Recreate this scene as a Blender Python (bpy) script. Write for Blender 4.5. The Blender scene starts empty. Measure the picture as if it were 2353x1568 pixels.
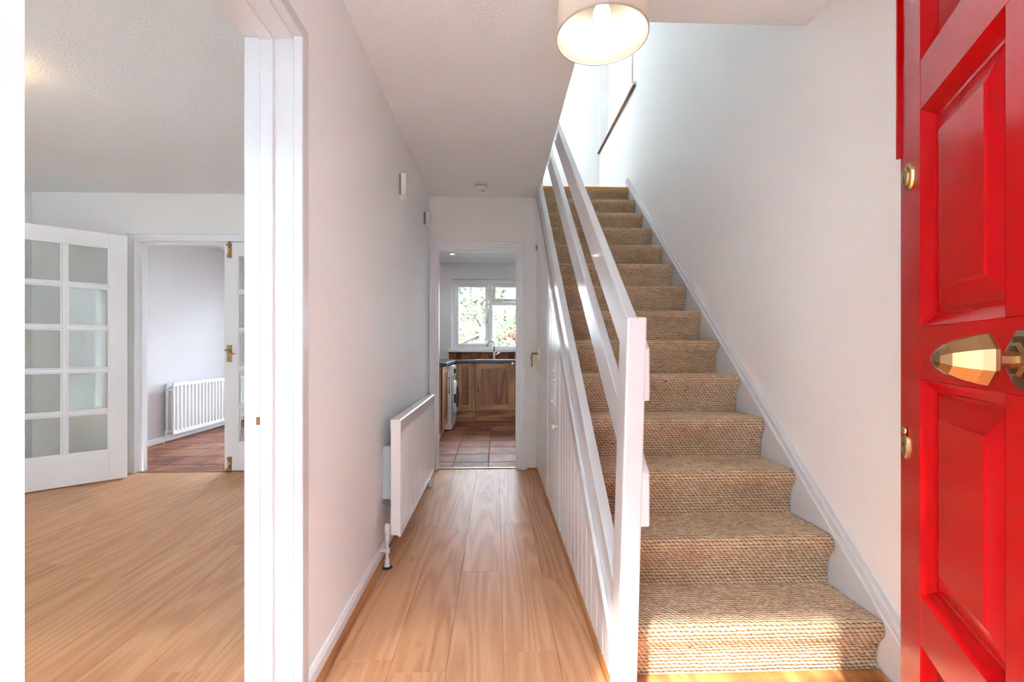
import bpy, bmesh, math, random
import numpy as np
from mathutils import Vector, Matrix

random.seed(7)
rng = np.random.default_rng(7)
scene = bpy.context.scene
COL = scene.collection
R = math.radians

# ------------------------------------------------------------------ camera, world, sun, exposure
cam_d = bpy.data.cameras.new('camera')
cam = bpy.data.objects.new('camera', cam_d); COL.objects.link(cam)
cam.location = (0, 0, 1.10)
cam.rotation_euler = (R(90), 0, R(-2.0))
cam_d.sensor_width = 36.0
cam_d.lens = 1046.0 / 2353.0 * 36.0
cam_d.shift_y = 16.0 / 2353.0
cam_d.clip_start = 0.02
scene.camera = cam

SKY = 9.0
world = bpy.data.worlds.new('world'); scene.world = world; world.use_nodes = True
wn = world.node_tree.nodes['Background']
wn.inputs[0].default_value = (0.75, 0.87, 1.0, 1); wn.inputs[1].default_value = SKY

sun_d = bpy.data.lights.new('sun', 'SUN'); sun_d.energy = 3.4; sun_d.angle = R(3.0); sun_d.color = (1.0, 0.94, 0.85)
sun = bpy.data.objects.new('sun', sun_d); COL.objects.link(sun)
_d = Vector((0.53, 1.0, -1.19))
sun.rotation_euler = _d.to_track_quat('-Z', 'Y').to_euler()

def portal(name, loc, direction, sx, sy):
    l = bpy.data.lights.new(name, 'AREA'); l.shape = 'RECTANGLE'; l.size = sx; l.size_y = sy
    l.cycles.is_portal = True
    o = bpy.data.objects.new(name, l); COL.objects.link(o)
    o.location = loc; o.rotation_euler = Vector(direction).to_track_quat('-Z', 'Z').to_euler()
portal('portal_front_door', (0.005, -0.16, 1.05), (0, 1, 0), 1.0, 2.1)
portal('portal_living', (-2.415, -0.16, 1.35), (0, 1, 0), 2.87, 2.0)
portal('portal_kitchen', (0.14, 7.62, 1.64), (0, -1, 0), 1.7, 1.14)
portal('portal_patio', (-2.55, 7.62, 1.1), (0, -1, 0), 1.9, 2.2)
portal('portal_landing', (1.57, 4.97, 4.15), (-1, 0, 0), 1.44, 1.17)

scene.view_settings.view_transform = 'Standard'
scene.view_settings.look = 'None'
scene.view_settings.gamma = 1.0
scene.view_settings.use_curve_mapping = False
scene.view_settings.exposure = 2.2
scene.cycles.max_bounces = 7
scene.cycles.diffuse_bounces = 6
scene.cycles.glossy_bounces = 3
scene.cycles.use_adaptive_sampling = True
scene.cycles.adaptive_threshold = 0.2
scene.cycles.adaptive_min_samples = 12
scene.cycles.transparent_max_bounces = 12
scene.cycles.sample_clamp_indirect = 12.0
scene.cycles.caustics_reflective = False
scene.cycles.caustics_refractive = False
scene.cycles.use_denoising = True

# ------------------------------------------------------------------ material helpers
def srgb(r, g, b):
    def f(c):
        c /= 255.0
        return c / 12.92 if c <= 0.04045 else ((c + 0.055) / 1.055) ** 2.4
    return (f(r), f(g), f(b), 1)

class NT:
    def __init__(s, name):
        s.m = bpy.data.materials.new(name); s.m.use_nodes = True
        s.t = s.m.node_tree; s.b = s.t.nodes['Principled BSDF']
    def n(s, typ, **kw):
        nd = s.t.nodes.new('ShaderNode' + typ)
        for k, v in kw.items():
            if k.startswith('i_'): s.set(nd.inputs[k[2:].replace('_', ' ')], v)
            elif k.startswith('n_'): s.set(nd.inputs[int(k[2:])], v)
            else: setattr(nd, k, v)
        return nd
    def set(s, sock, v):
        if isinstance(v, bpy.types.NodeSocket): s.t.links.new(v, sock)
        elif isinstance(v, bpy.types.Node): s.t.links.new(v.outputs[0], sock)
        else: sock.default_value = v
    def p(s, **kw):
        for k, v in kw.items(): s.set(s.b.inputs[k.replace('_', ' ')], v)
    def math(s, op, a, b=0.0, c=None):
        nd = s.n('Math', operation=op); s.set(nd.inputs[0], a); s.set(nd.inputs[1], b)
        if c is not None: s.set(nd.inputs[2], c)
        return nd.outputs[0]
    def ramp(s, fac, stops):
        nd = s.n('ValToRGB'); s.set(nd.inputs[0], fac); e = nd.color_ramp.elements
        while len(e) < len(stops): e.new(0.5)
        for el, (p, c) in zip(e, stops): el.position = p; el.color = c
        return nd.outputs[0]
    def mix(s, fac, a, b, typ='MIX'):
        nd = s.n('Mix', data_type='RGBA', blend_type=typ)
        s.set(nd.inputs[0], fac); s.set(nd.inputs[6], a); s.set(nd.inputs[7], b)
        return nd.outputs[2]
    def bump(s, h, strength=0.3, dist=0.01):
        nd = s.n('Bump'); s.set(nd.inputs['Strength'], strength); s.set(nd.inputs['Distance'], dist); s.set(nd.inputs['Height'], h)
        s.t.links.new(nd.outputs[0], s.b.inputs['Normal'])

def paint(name, col, rough=0.5, bump=0.0, scale=60, dist=0.004, spec=0.5, coat=0.0, var=0.03, detail=3):
    k = NT(name)
    co = k.n('TexCoord').outputs['Object']
    nz = k.n('TexNoise', i_Vector=co, i_Scale=3.0, i_Detail=3.0)
    c2 = tuple(x * (1 - var) for x in col[:3]) + (1,)
    k.p(Base_Color=k.mix(nz.outputs[0], col, c2), Roughness=rough)
    k.b.inputs['Specular IOR Level'].default_value = spec
    k.b.inputs['Coat Weight'].default_value = coat
    k.b.inputs['Coat Roughness'].default_value = 0.08
    if bump:
        geo = k.n('NewGeometry').outputs['Position']
        nb = k.n('TexNoise', i_Vector=geo, i_Scale=scale, i_Detail=detail, i_Roughness=0.6)
        k.bump(nb.outputs[0], bump, dist)
    return k.m

def metal(name, col, rough=0.25):
    k = NT(name)
    nz = k.n('TexNoise', i_Vector=k.n('TexCoord').outputs['Object'], i_Scale=40.0, i_Detail=4.0)
    k.p(Base_Color=k.mix(nz.outputs[0], col, tuple(x * 0.75 for x in col[:3]) + (1,)), Metallic=1.0,
        Roughness=k.math('MULTIPLY_ADD', nz.outputs[0], 0.12, rough - 0.06))
    return k.m

def emit(name, col, strength):
    k = NT(name); k.p(Base_Color=(0.9, 0.9, 0.9, 1), Roughness=0.4)
    k.b.inputs['Emission Color'].default_value = col; k.b.inputs['Emission Strength'].default_value = strength
    return k.m

def glass_mat(name, tint=(0.96, 0.98, 0.97, 1), refl=0.9, add=0.03):
    k = NT(name)
    tr = k.n('BsdfTransparent'); tr.inputs[0].default_value = tint
    gl = k.n('BsdfGlossy'); gl.inputs['Roughness'].default_value = 0.02
    fr = k.n('Fresnel'); fr.inputs[0].default_value = 1.5
    fm = k.math('MULTIPLY_ADD', fr.outputs[0], refl, add)
    mx = k.n('MixShader'); k.set(mx.inputs[0], fm)
    k.t.links.new(tr.outputs[0], mx.inputs[1]); k.t.links.new(gl.outputs[0], mx.inputs[2])
    k.t.links.new(mx.outputs[0], k.t.nodes['Material Output'].inputs[0])
    return k.m

def wood(name, stops, axis='Y', ring=9.0, rough=0.3, fine=0.5, coat=0.0, vary=0.12, stretch=0.10, rw=0.36, spec=0.35):
    """stops: list of colours dark -> light; grain runs along `axis` of the object"""
    k = NT(name)
    co = k.n('TexCoord').outputs['Object']
    rnd = k.n('ObjectInfo').outputs['Random']
    sep = k.n('SeparateXYZ'); k.set(sep.inputs[0], co)
    ax = {'X': 0, 'Y': 1, 'Z': 2}[axis]
    al = sep.outputs[ax]
    oth = [sep.outputs[i] for i in range(3) if i != ax]
    off = k.math('MULTIPLY', rnd, 37.0)
    cv = k.n('CombineXYZ')
    k.set(cv.inputs[0], k.math('ADD', k.math('ADD', oth[0], oth[1] if axis != 'Y' else k.math('MULTIPLY', oth[1], 0.6)), off))
    k.set(cv.inputs[1], k.math('MULTIPLY_ADD', al, stretch, off))
    k.set(cv.inputs[2], off)
    w1 = k.n('TexNoise', i_Vector=cv.outputs[0], i_Scale=7.0, i_Detail=1.5, i_Roughness=0.45)
    rings = k.math('SINE', k.math('MULTIPLY', w1.outputs[0], ring * 6.283))
    rings = k.math('MULTIPLY_ADD', rings, 0.5, 0.5)
    cv2 = k.n('CombineXYZ')
    k.set(cv2.inputs[0], k.math('ADD', oth[0], k.math('ADD', oth[1], off)))
    k.set(cv2.inputs[1], k.math('MULTIPLY_ADD', al, 0.03, off))
    w2 = k.n('TexNoise', i_Vector=cv2.outputs[0], i_Scale=130.0, i_Detail=4.0, i_Roughness=0.7)
    w3 = k.n('TexNoise', i_Vector=cv.outputs[0], i_Scale=2.2, i_Detail=3.0)
    v = k.math('MULTIPLY', rings, rw)
    v = k.math('MULTIPLY_ADD', w2.outputs[0], fine, v)
    v = k.math('MULTIPLY_ADD', w3.outputs[0], 0.45, v)
    v = k.math('MULTIPLY_ADD', k.math('SUBTRACT', rnd, 0.5), vary, v)
    n = len(stops)
    col = k.ramp(v, [(0.30 + 0.65 * i / (n - 1), c) for i, c in enumerate(stops)])
    # knots
    kv = k.n('TexVoronoi', i_Scale=1.0); cvk = k.n('CombineXYZ')
    k.set(cvk.inputs[0], k.math('MULTIPLY_ADD', oth[0], 7.0, off)); k.set(cvk.inputs[1], k.math('MULTIPLY_ADD', al, 3.0, off)); k.set(cvk.inputs[2], off)
    k.set(kv.inputs['Vector'], cvk.outputs[0])
    kf = k.ramp(kv.outputs['Distance'], [(0.03, (1, 1, 1, 1)), (0.13, (0, 0, 0, 1))])
    col = k.mix(k.math('MULTIPLY', kf, 0.45), col, stops[0])
    k.p(Base_Color=col, Roughness=k.math('MULTIPLY_ADD', w2.outputs[0], 0.15, rough))
    k.b.inputs['Coat Weight'].default_value = coat; k.b.inputs['Coat Roughness'].default_value = 0.2
    k.b.inputs['Specular IOR Level'].default_value = spec
    k.bump(w2.outputs[0], 0.06, 0.002)
    return k.m

M = {}
M['wall'] = paint('wall_paint_white', (0.89, 0.91, 0.915, 1), 0.75, 0.35, 110, 0.003, 0.25)
M['wall_r'] = paint('wall_paint_stair_white', (0.88, 0.872, 0.855, 1), 0.75, 0.35, 110, 0.003, 0.25)
M['wall_l'] = paint('wall_paint_living', (0.88, 0.86, 0.825, 1), 0.8, 0.25, 90, 0.003, 0.25)
M['wall_d'] = paint('wall_paint_cool_grey', (0.78, 0.75, 0.765, 1), 0.8, 0.2, 90, 0.003, 0.25)
M['ceil'] = paint('ceiling_textured_paint', (0.885, 0.91, 0.915, 1), 0.85, 0.8, 75, 0.006, 0.2, detail=4)
M['white_dimmed'] = paint('white_paint_glare_dimmed', (0.66, 0.67, 0.675, 1), 0.28, 0.10, 25, 0.003, 0.5, 0.4, 0.02)  # woodwork white darkened in colour to offset strong light from the entrance
M['white_lifted'] = paint('white_paint_shade_lifted', (0.87, 0.88, 0.885, 1), 0.33, 0.06, 30, 0.002, 0.5, 0.2, 0.02)  # same woodwork white, lightened in colour to offset dim light
M['upvc'] = paint('white_window_plastic', (0.84, 0.85, 0.86, 1), 0.3, 0, spec=0.5)
M['plastic'] = paint('white_plastic', (0.82, 0.80, 0.78, 1), 0.35)
M['rad'] = paint('radiator_enamel', (0.84, 0.84, 0.845, 1), 0.25, 0, spec=0.5, coat=0.2, var=0.01)
M['red'] = paint('red_gloss_paint', (0.40, 0.0006, 0.002, 1), 0.15, 0.08, 14, 0.004, 0.2, 0.0, 0.12)
M['brass'] = metal('aged_brass', (0.60, 0.42, 0.19, 1), 0.28)
M['brass_d'] = metal('dark_brass', (0.46, 0.32, 0.14, 1), 0.35)
M['bronze'] = metal('polished_bronze', (0.32, 0.19, 0.09, 1), 0.26)
M['chrome'] = metal('chrome', (0.80, 0.80, 0.82, 1), 0.12)
M['steel'] = metal('brushed_steel', (0.45, 0.44, 0.42, 1), 0.35)
M['dark'] = paint('dark_gap', (0.03, 0.025, 0.02, 1), 0.8)
M['rubber'] = paint('dark_rubber', (0.03, 0.03, 0.035, 1), 0.6)
M['grey'] = paint('grey_seal', (0.25, 0.25, 0.25, 1), 0.6)
M['teal'] = paint('grey_green_enamel', (0.55, 0.62, 0.62, 1), 0.5)
M['glass'] = glass_mat('clear_glass', (0.93, 0.96, 0.95, 1), 0.6, 0.0)
M['winglass'] = glass_mat('window_glass', (0.97, 0.98, 0.98, 1))
M['laminate'] = wood('oak_laminate', [srgb(164, 110, 76), srgb(196, 142, 101), srgb(208, 156, 114), srgb(220, 174, 132)], 'Y', 10.0, 0.36, 0.6, 0.03, 0.10, 0.07, 0.22, 0.2)
M['beadwood'] = wood('stained_pine_bead', [srgb(120, 72, 38), srgb(165, 105, 58), srgb(190, 132, 80)], 'Y', 5, 0.4, 0.6)
M['cab'] = wood('light_walnut_cabinet', [srgb(132, 86, 58), srgb(172, 122, 86), srgb(192, 144, 104), srgb(206, 162, 120)], 'Z', 4, 0.4, 0.5, 0.1)
M['cabh'] = wood('light_walnut_rail', [srgb(132, 86, 58), srgb(172, 122, 86), srgb(192, 144, 104), srgb(206, 162, 120)], 'X', 4, 0.4, 0.5, 0.1)
M['cabp'] = wood('dark_walnut_panel', [srgb(108, 64, 48), srgb(142, 94, 74), srgb(164, 114, 92)], 'Z', 5, 0.42, 0.6, 0.1)
M['worktop'] = paint('blue_black_worktop', (0.022, 0.032, 0.042, 1), 0.28, 0, spec=0.5, var=0.3)
M['grout'] = paint('brown_grout', srgb(126, 92, 70), 0.9, 0.3, 120, 0.003)
M['shade'] = None
M['trim_yellow'] = metal('yellow_brass_nosing', srgb(226, 150, 22), 0.4)
M['trim_yellow'].node_tree.nodes['Principled BSDF'].inputs['Metallic'].default_value = 0.35
M['brownedge'] = wood('bare_wood_edge', [srgb(84, 52, 30), srgb(128, 84, 52), srgb(150, 104, 70)], 'Y', 5, 0.6, 0.6)
M['enamel'] = paint('white_appliance_enamel', (0.86, 0.87, 0.89, 1), 0.25, 0, spec=0.5, coat=0.2)
M['midgrey'] = paint('mid_grey', (0.40, 0.40, 0.43, 1), 0.3)
M['paving'] = paint('pale_paving', (0.22, 0.22, 0.215, 1), 0.9, 0.4, 20, 0.01, var=0.3)
M['lawn'] = paint('lawn_green', (0.07, 0.11, 0.03, 1), 0.9, 0.6, 60, 0.03, var=0.4)
M['bark'] = paint('grey_brown_bark', (0.08, 0.065, 0.05, 1), 0.9, 0.6, 25, 0.02, var=0.4)
M['shedwood'] = wood('weathered_shed_boards', [srgb(70, 62, 54), srgb(104, 96, 86), srgb(122, 114, 104)], 'Z', 4, 0.8, 0.6)
M['felt'] = paint('grey_roof_felt', (0.14, 0.145, 0.15, 1), 0.9, 0.4, 80, 0.005)

def leafmat(name, a, b):
    k = NT(name)
    geo = k.n('NewGeometry').outputs['Position']
    nz = k.n('TexNoise', i_Vector=geo, i_Scale=2.5, i_Detail=4.0)
    k.p(Base_Color=k.ramp(nz.outputs[0], [(0.35, a), (0.65, b)]), Roughness=0.55)
    k.b.inputs['Subsurface Weight'].default_value = 0.0
    return k.m
M['leaf1'] = leafmat('leaf_green', srgb(50, 66, 31), srgb(87, 98, 49))
M['leaf2'] = leafmat('leaf_blue_green', srgb(43, 60, 44), srgb(78, 91, 72))
M['leaf3'] = leafmat('leaf_yellow', srgb(91, 95, 39), srgb(117, 117, 72))
M['leafr'] = leafmat('leaf_red', srgb(98, 29, 18), srgb(117, 62, 43))
M['leafp'] = leafmat('leaf_pink', srgb(93, 67, 72), srgb(115, 101, 104))

def tile_mat(name, stops, rough):
    k = NT(name)
    co = k.n('TexCoord').outputs['Object']; rnd = k.n('ObjectInfo').outputs['Random']
    cv = k.n('VectorMath', operation='ADD'); k.set(cv.inputs[0], co)
    cr = k.n('CombineXYZ'); k.set(cr.inputs[0], k.math('MULTIPLY', rnd, 20.0)); k.set(cr.inputs[1], k.math('MULTIPLY', rnd, 53.0)); k.set(cv.inputs[1], cr.outputs[0])
    n1 = k.n('TexNoise', i_Vector=cv.outputs[0], i_Scale=6.0, i_Detail=5.0, i_Roughness=0.6)
    v = k.math('MULTIPLY_ADD', k.math('SUBTRACT', rnd, 0.5), 0.25, n1.outputs[0])
    n = len(stops)
    k.p(Base_Color=k.ramp(v, [(0.32 + 0.38 * i / (n - 1), c) for i, c in enumerate(stops)]), Roughness=k.math('MULTIPLY_ADD', n1.outputs[0], 0.2, rough))
    k.b.inputs['Specular IOR Level'].default_value = 0.1
    k.bump(n1.outputs[0], 0.15, 0.004)
    return k.m
M['tile'] = tile_mat('terracotta_tile', [srgb(104, 62, 48), srgb(140, 90, 72), srgb(164, 114, 94)], 0.4)
M['walltile'] = tile_mat('brown_wall_tile', [srgb(96, 48, 28), srgb(136, 78, 52), srgb(166, 110, 80)], 0.3)

# fabric lampshade
k = NT('ivory_lampshade_fabric')
wv = k.n('TexNoise', i_Vector=k.n('TexCoord').outputs['Object'], i_Scale=300.0, i_Detail=2.0)
tl = k.n('BsdfTranslucent'); tl.inputs[0].default_value = (0.85, 0.78, 0.66, 1)
k.p(Base_Color=(0.86, 0.81, 0.72, 1), Roughness=0.9); k.bump(wv.outputs[0], 0.1, 0.001)
mx = k.n('MixShader'); mx.inputs[0].default_value = 0.3
k.t.links.new(k.b.outputs[0], mx.inputs[1]); k.t.links.new(tl.outputs[0], mx.inputs[2])
k.t.links.new(mx.outputs[0], k.t.nodes['Material Output'].inputs[0])
M['shade'] = k.m

# woven loop carpet: uv in metres (u across, v along the run)
LA, LB = 0.0122, 0.0185          # row pitch, loop pitch
k = NT('beige_loop_weave_carpet')
uv = k.n('SeparateXYZ'); k.set(uv.inputs[0], k.n('UVMap').outputs[0])
wob = k.n('TexNoise', i_Vector=k.n('UVMap').outputs[0], i_Scale=45.0, i_Detail=1.0)
vv = k.math('DIVIDE', k.math('MULTIPLY_ADD', k.math('SUBTRACT', wob.outputs[0], 0.5), 0.009, uv.outputs[1]), LA)
row = k.math('FLOOR', vv); fs = k.math('FRACT', vv)
uu = k.math('ADD', k.math('DIVIDE', uv.outputs[0], LB), k.math('MULTIPLY', row, 0.5))
uu = k.math('MULTIPLY_ADD', fs, 0.5, uu)
colm = k.math('FLOOR', uu); ft = k.math('FRACT', uu)
hs = k.math('POWER', k.math('SINE', k.math('MULTIPLY', fs, 3.14159)), 0.6)
ht = k.math('POWER', k.math('SINE', k.math('MULTIPLY', ft, 3.14159)), 0.45)
hh = k.math('MULTIPLY', hs, ht)
idv = k.n('CombineXYZ'); k.set(idv.inputs[0], colm); k.set(idv.inputs[1], row)
wnz = k.n('TexWhiteNoise', i_Vector=idv.outputs[0])
fib = k.n('TexNoise', i_Vector=k.n('UVMap').outputs[0], i_Scale=420.0, i_Detail=3.0)
dirt = k.n('TexNoise', i_Vector=k.n('UVMap').outputs[0], i_Scale=3.2, i_Detail=5.0, i_Roughness=0.65)
spots = k.n('TexVoronoi', i_Scale=9.0); k.set(spots.inputs['Vector'], k.n('UVMap').outputs[0])
base = k.mix(wnz.outputs[0], srgb(220, 188, 150), srgb(242, 218, 186))
base = k.mix(k.math('MULTIPLY', fib.outputs[0], 0.5), base, srgb(168, 132, 98))
base = k.mix(k.ramp(hh, [(0.08, (1, 1, 1, 1)), (0.55, (0, 0, 0, 1))]), base, srgb(88, 58, 38))
base = k.mix(k.ramp(dirt.outputs[0], [(0.46, (0, 0, 0, 1)), (0.75, (0.5, 0.5, 0.5, 1))]), base, srgb(138, 100, 72))
base = k.mix(k.ramp(spots.outputs['Distance'], [(0.035, (0.8, 0.8, 0.8, 1)), (0.07, (0, 0, 0, 1))]), base, srgb(70, 46, 34))
k.p(Base_Color=base, Roughness=0.95)
k.b.inputs['Specular IOR Level'].default_value = 0.1
k.b.inputs['Sheen Weight'].default_value = 0.1
k.bump(k.math('MULTIPLY_ADD', fib.outputs[0], 0.15, hh), 0.9, 0.0035)
M['carpet'] = k.m

# ------------------------------------------------------------------ geometry helpers
class MB:
    def __init__(s): s.bm = bmesh.new()
    def box(s, x0, x1, y0, y1, z0, z1, bev=0.0, seg=1, mat=0):
        g = bmesh.ops.create_cube(s.bm, size=1.0)['verts']
        for v in g:
            v.co = Vector((x0 + (v.co.x + .5) * (x1 - x0), y0 + (v.co.y + .5) * (y1 - y0), z0 + (v.co.z + .5) * (z1 - z0)))
        fs = set(f for v in g for f in v.link_faces)
        for f in fs: f.material_index = mat
        if bev > 0:
            es = list(set(e for v in g for e in v.link_edges))
            bmesh.ops.bevel(s.bm, geom=es, offset=bev, segments=seg, affect='EDGES', profile=0.5)
        return s
    def prism(s, poly, axis, a0, a1, bev=0.0):
        """poly: 2-D points; axis 'X': (y,z), 'Y': (x,z), 'Z': (x,y)"""
        def P(p, a):
            return {'X': (a, p[0], p[1]), 'Y': (p[0], a, p[1]), 'Z': (p[0], p[1], a)}[axis]
        v0 = [s.bm.verts.new(P(p, a0)) for p in poly]; v1 = [s.bm.verts.new(P(p, a1)) for p in poly]
        n = len(poly); fs = [s.bm.faces.new(v0), s.bm.faces.new(v1)]
        for i in range(n): fs.append(s.bm.faces.new((v0[i], v0[(i + 1) % n], v1[(i + 1) % n], v1[i])))
        bmesh.ops.recalc_face_normals(s.bm, faces=fs)
        if bev > 0:
            es = list(set(e for f in fs for e in f.edges))
            bmesh.ops.bevel(s.bm, geom=es, offset=bev, segments=1, affect='EDGES')
        return s
    def lathe(s, prof, n=20, M4=None, smooth=True):
        """prof: (r, z) list revolved round z, then moved by matrix M4"""
        M4 = M4 or Matrix()
        rings = []
        for r, z in prof:
            if r < 1e-6: rings.append([s.bm.verts.new(M4 @ Vector((0, 0, z)))])
            else: rings.append([s.bm.verts.new(M4 @ Vector((r * math.cos(2 * math.pi * i / n), r * math.sin(2 * math.pi * i / n), z))) for i in range(n)])
        fs = []
        for a, b in zip(rings, rings[1:]):
            for i in range(n):
                j = (i + 1) % n
                if len(a) == 1 and len(b) == 1: continue
                if len(a) == 1: fs.append(s.bm.faces.new((a[0], b[i], b[j])))
                elif len(b) == 1: fs.append(s.bm.faces.new((a[i], a[j], b[0])))
                else: fs.append(s.bm.faces.new((a[i], a[j], b[j], b[i])))
        for rg, fl in ((rings[0], 1), (rings[-1], 0)):
            if len(rg) > 1: fs.append(s.bm.faces.new(rg[::-1] if fl else rg))
        bmesh.ops.recalc_face_normals(s.bm, faces=fs)
        if smooth:
            for f in fs: f.smooth = True
        return s
    def tube(s, pts, r, n=10, cap=True):
        pts = [Vector(p) for p in pts]; rad = r if isinstance(r, (list, tuple)) else [r] * len(pts)
        rings = []; up = Vector((0, 0, 1))
        for i, p in enumerate(pts):
            d = (pts[min(i + 1, len(pts) - 1)] - pts[max(i - 1, 0)]).normalized()
            u = d.cross(up)
            if u.length < 1e-3: u = d.cross(Vector((0, 1, 0)))
            u.normalize(); w = d.cross(u)
            rings.append([s.bm.verts.new(p + (u * math.cos(2 * math.pi * k / n) + w * math.sin(2 * math.pi * k / n)) * rad[i]) for k in range(n)])
        fs = []
        for a, b in zip(rings, rings[1:]):
            for i in range(n): fs.append(s.bm.faces.new((a[i], a[(i + 1) % n], b[(i + 1) % n], b[i])))
        if cap: fs.append(s.bm.faces.new(rings[0][::-1])); fs.append(s.bm.faces.new(rings[-1]))
        bmesh.ops.recalc_face_normals(s.bm, faces=fs)
        for f in fs: f.smooth = True
        return s
    def rings(s, loops, capfirst=False, caplast=False):
        """loops: list of equal-length vertex position loops, skinned in order"""
        vs = [[s.bm.verts.new(p) for p in lp] for lp in loops]; n = len(vs[0]); fs = []
        for a, b in zip(vs, vs[1:]):
            for i in range(n): fs.append(s.bm.faces.new((a[i], a[(i + 1) % n], b[(i + 1) % n], b[i])))
        if capfirst: fs.append(s.bm.faces.new(vs[0]))
        if caplast: fs.append(s.bm.faces.new(vs[-1]))
        bmesh.ops.recalc_face_normals(s.bm, faces=fs)
        return s

FORG = {}
def link(name, me, mat, parent=None, center=None, **tags):
    o = bpy.data.objects.new(name, me); COL.objects.link(o)
    for m in (mat if isinstance(mat, (list, tuple)) else [mat]):
        if len(me.materials) < len(mat if isinstance(mat, (list, tuple)) else [mat]): me.materials.append(m)
    c = center if center is not None else Vector((0, 0, 0))
    FORG[o.name] = Vector(c)
    if parent is not None:
        o.parent = parent; o.location = Vector(c) - FORG[parent.name]
    else: o.location = c
    for kk, vv_ in tags.items():
        if vv_ is not None: o[kk] = vv_
    return o
def obj(name, mb, mat, parent=None, base=False, **tags):
    """link a builder as one mesh object; its origin goes to the middle (or the base) of its box"""
    bm = mb.bm
    co = [v.co for v in bm.verts]
    lo = Vector([min(c[i] for c in co) for i in range(3)]); hi = Vector([max(c[i] for c in co) for i in range(3)])
    c = (lo + hi) / 2
    if base: c.z = lo.z
    bmesh.ops.translate(bm, verts=bm.verts, vec=-c)
    me = bpy.data.meshes.new(name); bm.to_mesh(me); bm.free()
    return link(name, me, mat, parent, c, **tags)
def npobj(name, verts, faces, mat, parent=None, smooth=False, uv=None, **tags):
    verts = np.asarray(verts, np.float32); faces = np.asarray(faces, np.int32)
    c = (verts.min(0) + verts.max(0)) / 2
    me = bpy.data.meshes.new(name)
    n = faces.shape[1]
    me.vertices.add(len(verts)); me.vertices.foreach_set('co', (verts - c).ravel())
    me.loops.add(faces.size); me.loops.foreach_set('vertex_index', faces.ravel())
    me.polygons.add(len(faces)); me.polygons.foreach_set('loop_start', np.arange(0, faces.size, n, dtype=np.int32))
    me.polygons.foreach_set('loop_total', np.full(len(faces), n, np.int32))
    if smooth: me.polygons.foreach_set('use_smooth', np.ones(len(faces), bool))
    if uv is not None:
        l = me.uv_layers.new(name='UVMap'); l.data.foreach_set('uv', np.asarray(uv, np.float32)[faces.ravel()].ravel())
    me.update(calc_edges=True); me.validate()
    return link(name, me, mat, parent, Vector([float(x) for x in c]), **tags)
def empty(name, loc, label, cat, group=None, rz=0.0, local=False, kind=None):
    o = bpy.data.objects.new(name, None); COL.objects.link(o)
    o.location = loc; o.rotation_euler = (0, 0, rz); o.empty_display_size = 0.1
    o['label'] = label; o['category'] = cat
    if group: o['group'] = group
    if kind: o['kind'] = kind
    FORG[o.name] = Vector((0, 0, 0)) if local else Vector(loc)
    return o
def struct(name, mb, mat, label, cat): return obj(name, mb, mat, label=label, category=cat, kind='structure')

def wall_boxes(mb, axis, a0, a1, t0, t1, z0, z1, holes=()):
    """wall along `axis` from a0 to a1, thickness t0..t1 on the other axis, rectangular holes (a0,a1,z0,z1)"""
    xs = sorted(set([a0, a1] + [h[0] for h in holes] + [h[1] for h in holes]))
    for p, q in zip(xs, xs[1:]):
        m = (p + q) / 2
        hs = sorted([(h[2], h[3]) for h in holes if h[0] < m < h[1]])
        z = z0
        segs = []
        for h0, h1 in hs:
            if h0 > z + 1e-6: segs.append((z, h0))
            z = h1
        if z < z1 - 1e-6: segs.append((z, z1))
        for u, v in segs:
            if axis == 'X': mb.box(p, q, t0, t1, u, v)
            else: mb.box(t0, t1, p, q, u, v)
    return mb

# ------------------------------------------------------------------ key dimensions (metres)
CEIL, SLAB, UP = 2.465, 2.66, 5.0
XL, XL2 = -0.60, -0.745         # hall left wall, its living-room face
XR = 1.312                      # right wall
YW, YW2 = 4.12, 4.22            # wall with the kitchen doorway
YK = 7.35                       # kitchen window wall
YF = 0.12                       # front wall, inside face
RI, GO, Y1 = 0.19, 0.225, 1.46  # stair riser, going, first nosing
SL = RI / GO
def zc(y, c): return RI + SL * (y - Y1) + c
XLIV, XDIN = -4.05, -3.893
EDGE = 0.378                    # stairwell edge of the hall ceiling

# ------------------------------------------------------------------ walls, ceilings
struct('wall_left', wall_boxes(MB(), 'Y', YF, YW, XL2, XL, 0, CEIL, [(0.563, 1.421, 0, 2.057)]), M['wall'],
       'warm white hall wall on the left with the living room doorway', 'wall')
struct('wall_right', wall_boxes(MB(), 'Y', -0.15, 7.6, XR, 1.56, 0, UP, [(4.25, 5.69, 3.575, 4.74)]), M['wall_r'],
       'tall textured white wall running up beside the stairs', 'wall')
struct('wall_back', wall_boxes(MB(), 'X', XLIV, XR, YW, YW2, 0, CEIL, [(-0.55, 0.21, 0, 2.005), (-3.19, -1.63, 0, 2.06), (0.402, XR, 2.2, CEIL)]), M['wall_l'],
       'cream wall holding the kitchen doorway and the glazed double doors', 'wall')
struct('wall_front', wall_boxes(MB(), 'X', -4.3, 1.56, -0.15, YF, 0, UP, [(-0.50, 0.513, 0, 2.1), (-3.85, -0.98, 0.35, 2.35)]), M['wall'],
       'white front wall around the open entrance', 'wall')
struct('wall_living', MB().box(-4.3, XLIV, YF, YW, 0, CEIL), M['wall_l'], 'plain far left wall of the living room', 'wall')
struct('wall_dining', MB().box(-4.3, XDIN, YW2, YK, 0, CEIL), M['wall_d'], 'pale blue grey wall behind the dining radiator', 'wall')
struct('wall_kitchen', wall_boxes(MB(), 'X', -4.3, XR, YK, 7.6, 0, SLAB, [(-0.72, 1.0, 1.07, 2.215), (-3.5, -1.6, 0, 2.2)]), M['wall_d'],
       'grey kitchen wall around the garden window', 'wall')
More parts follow.
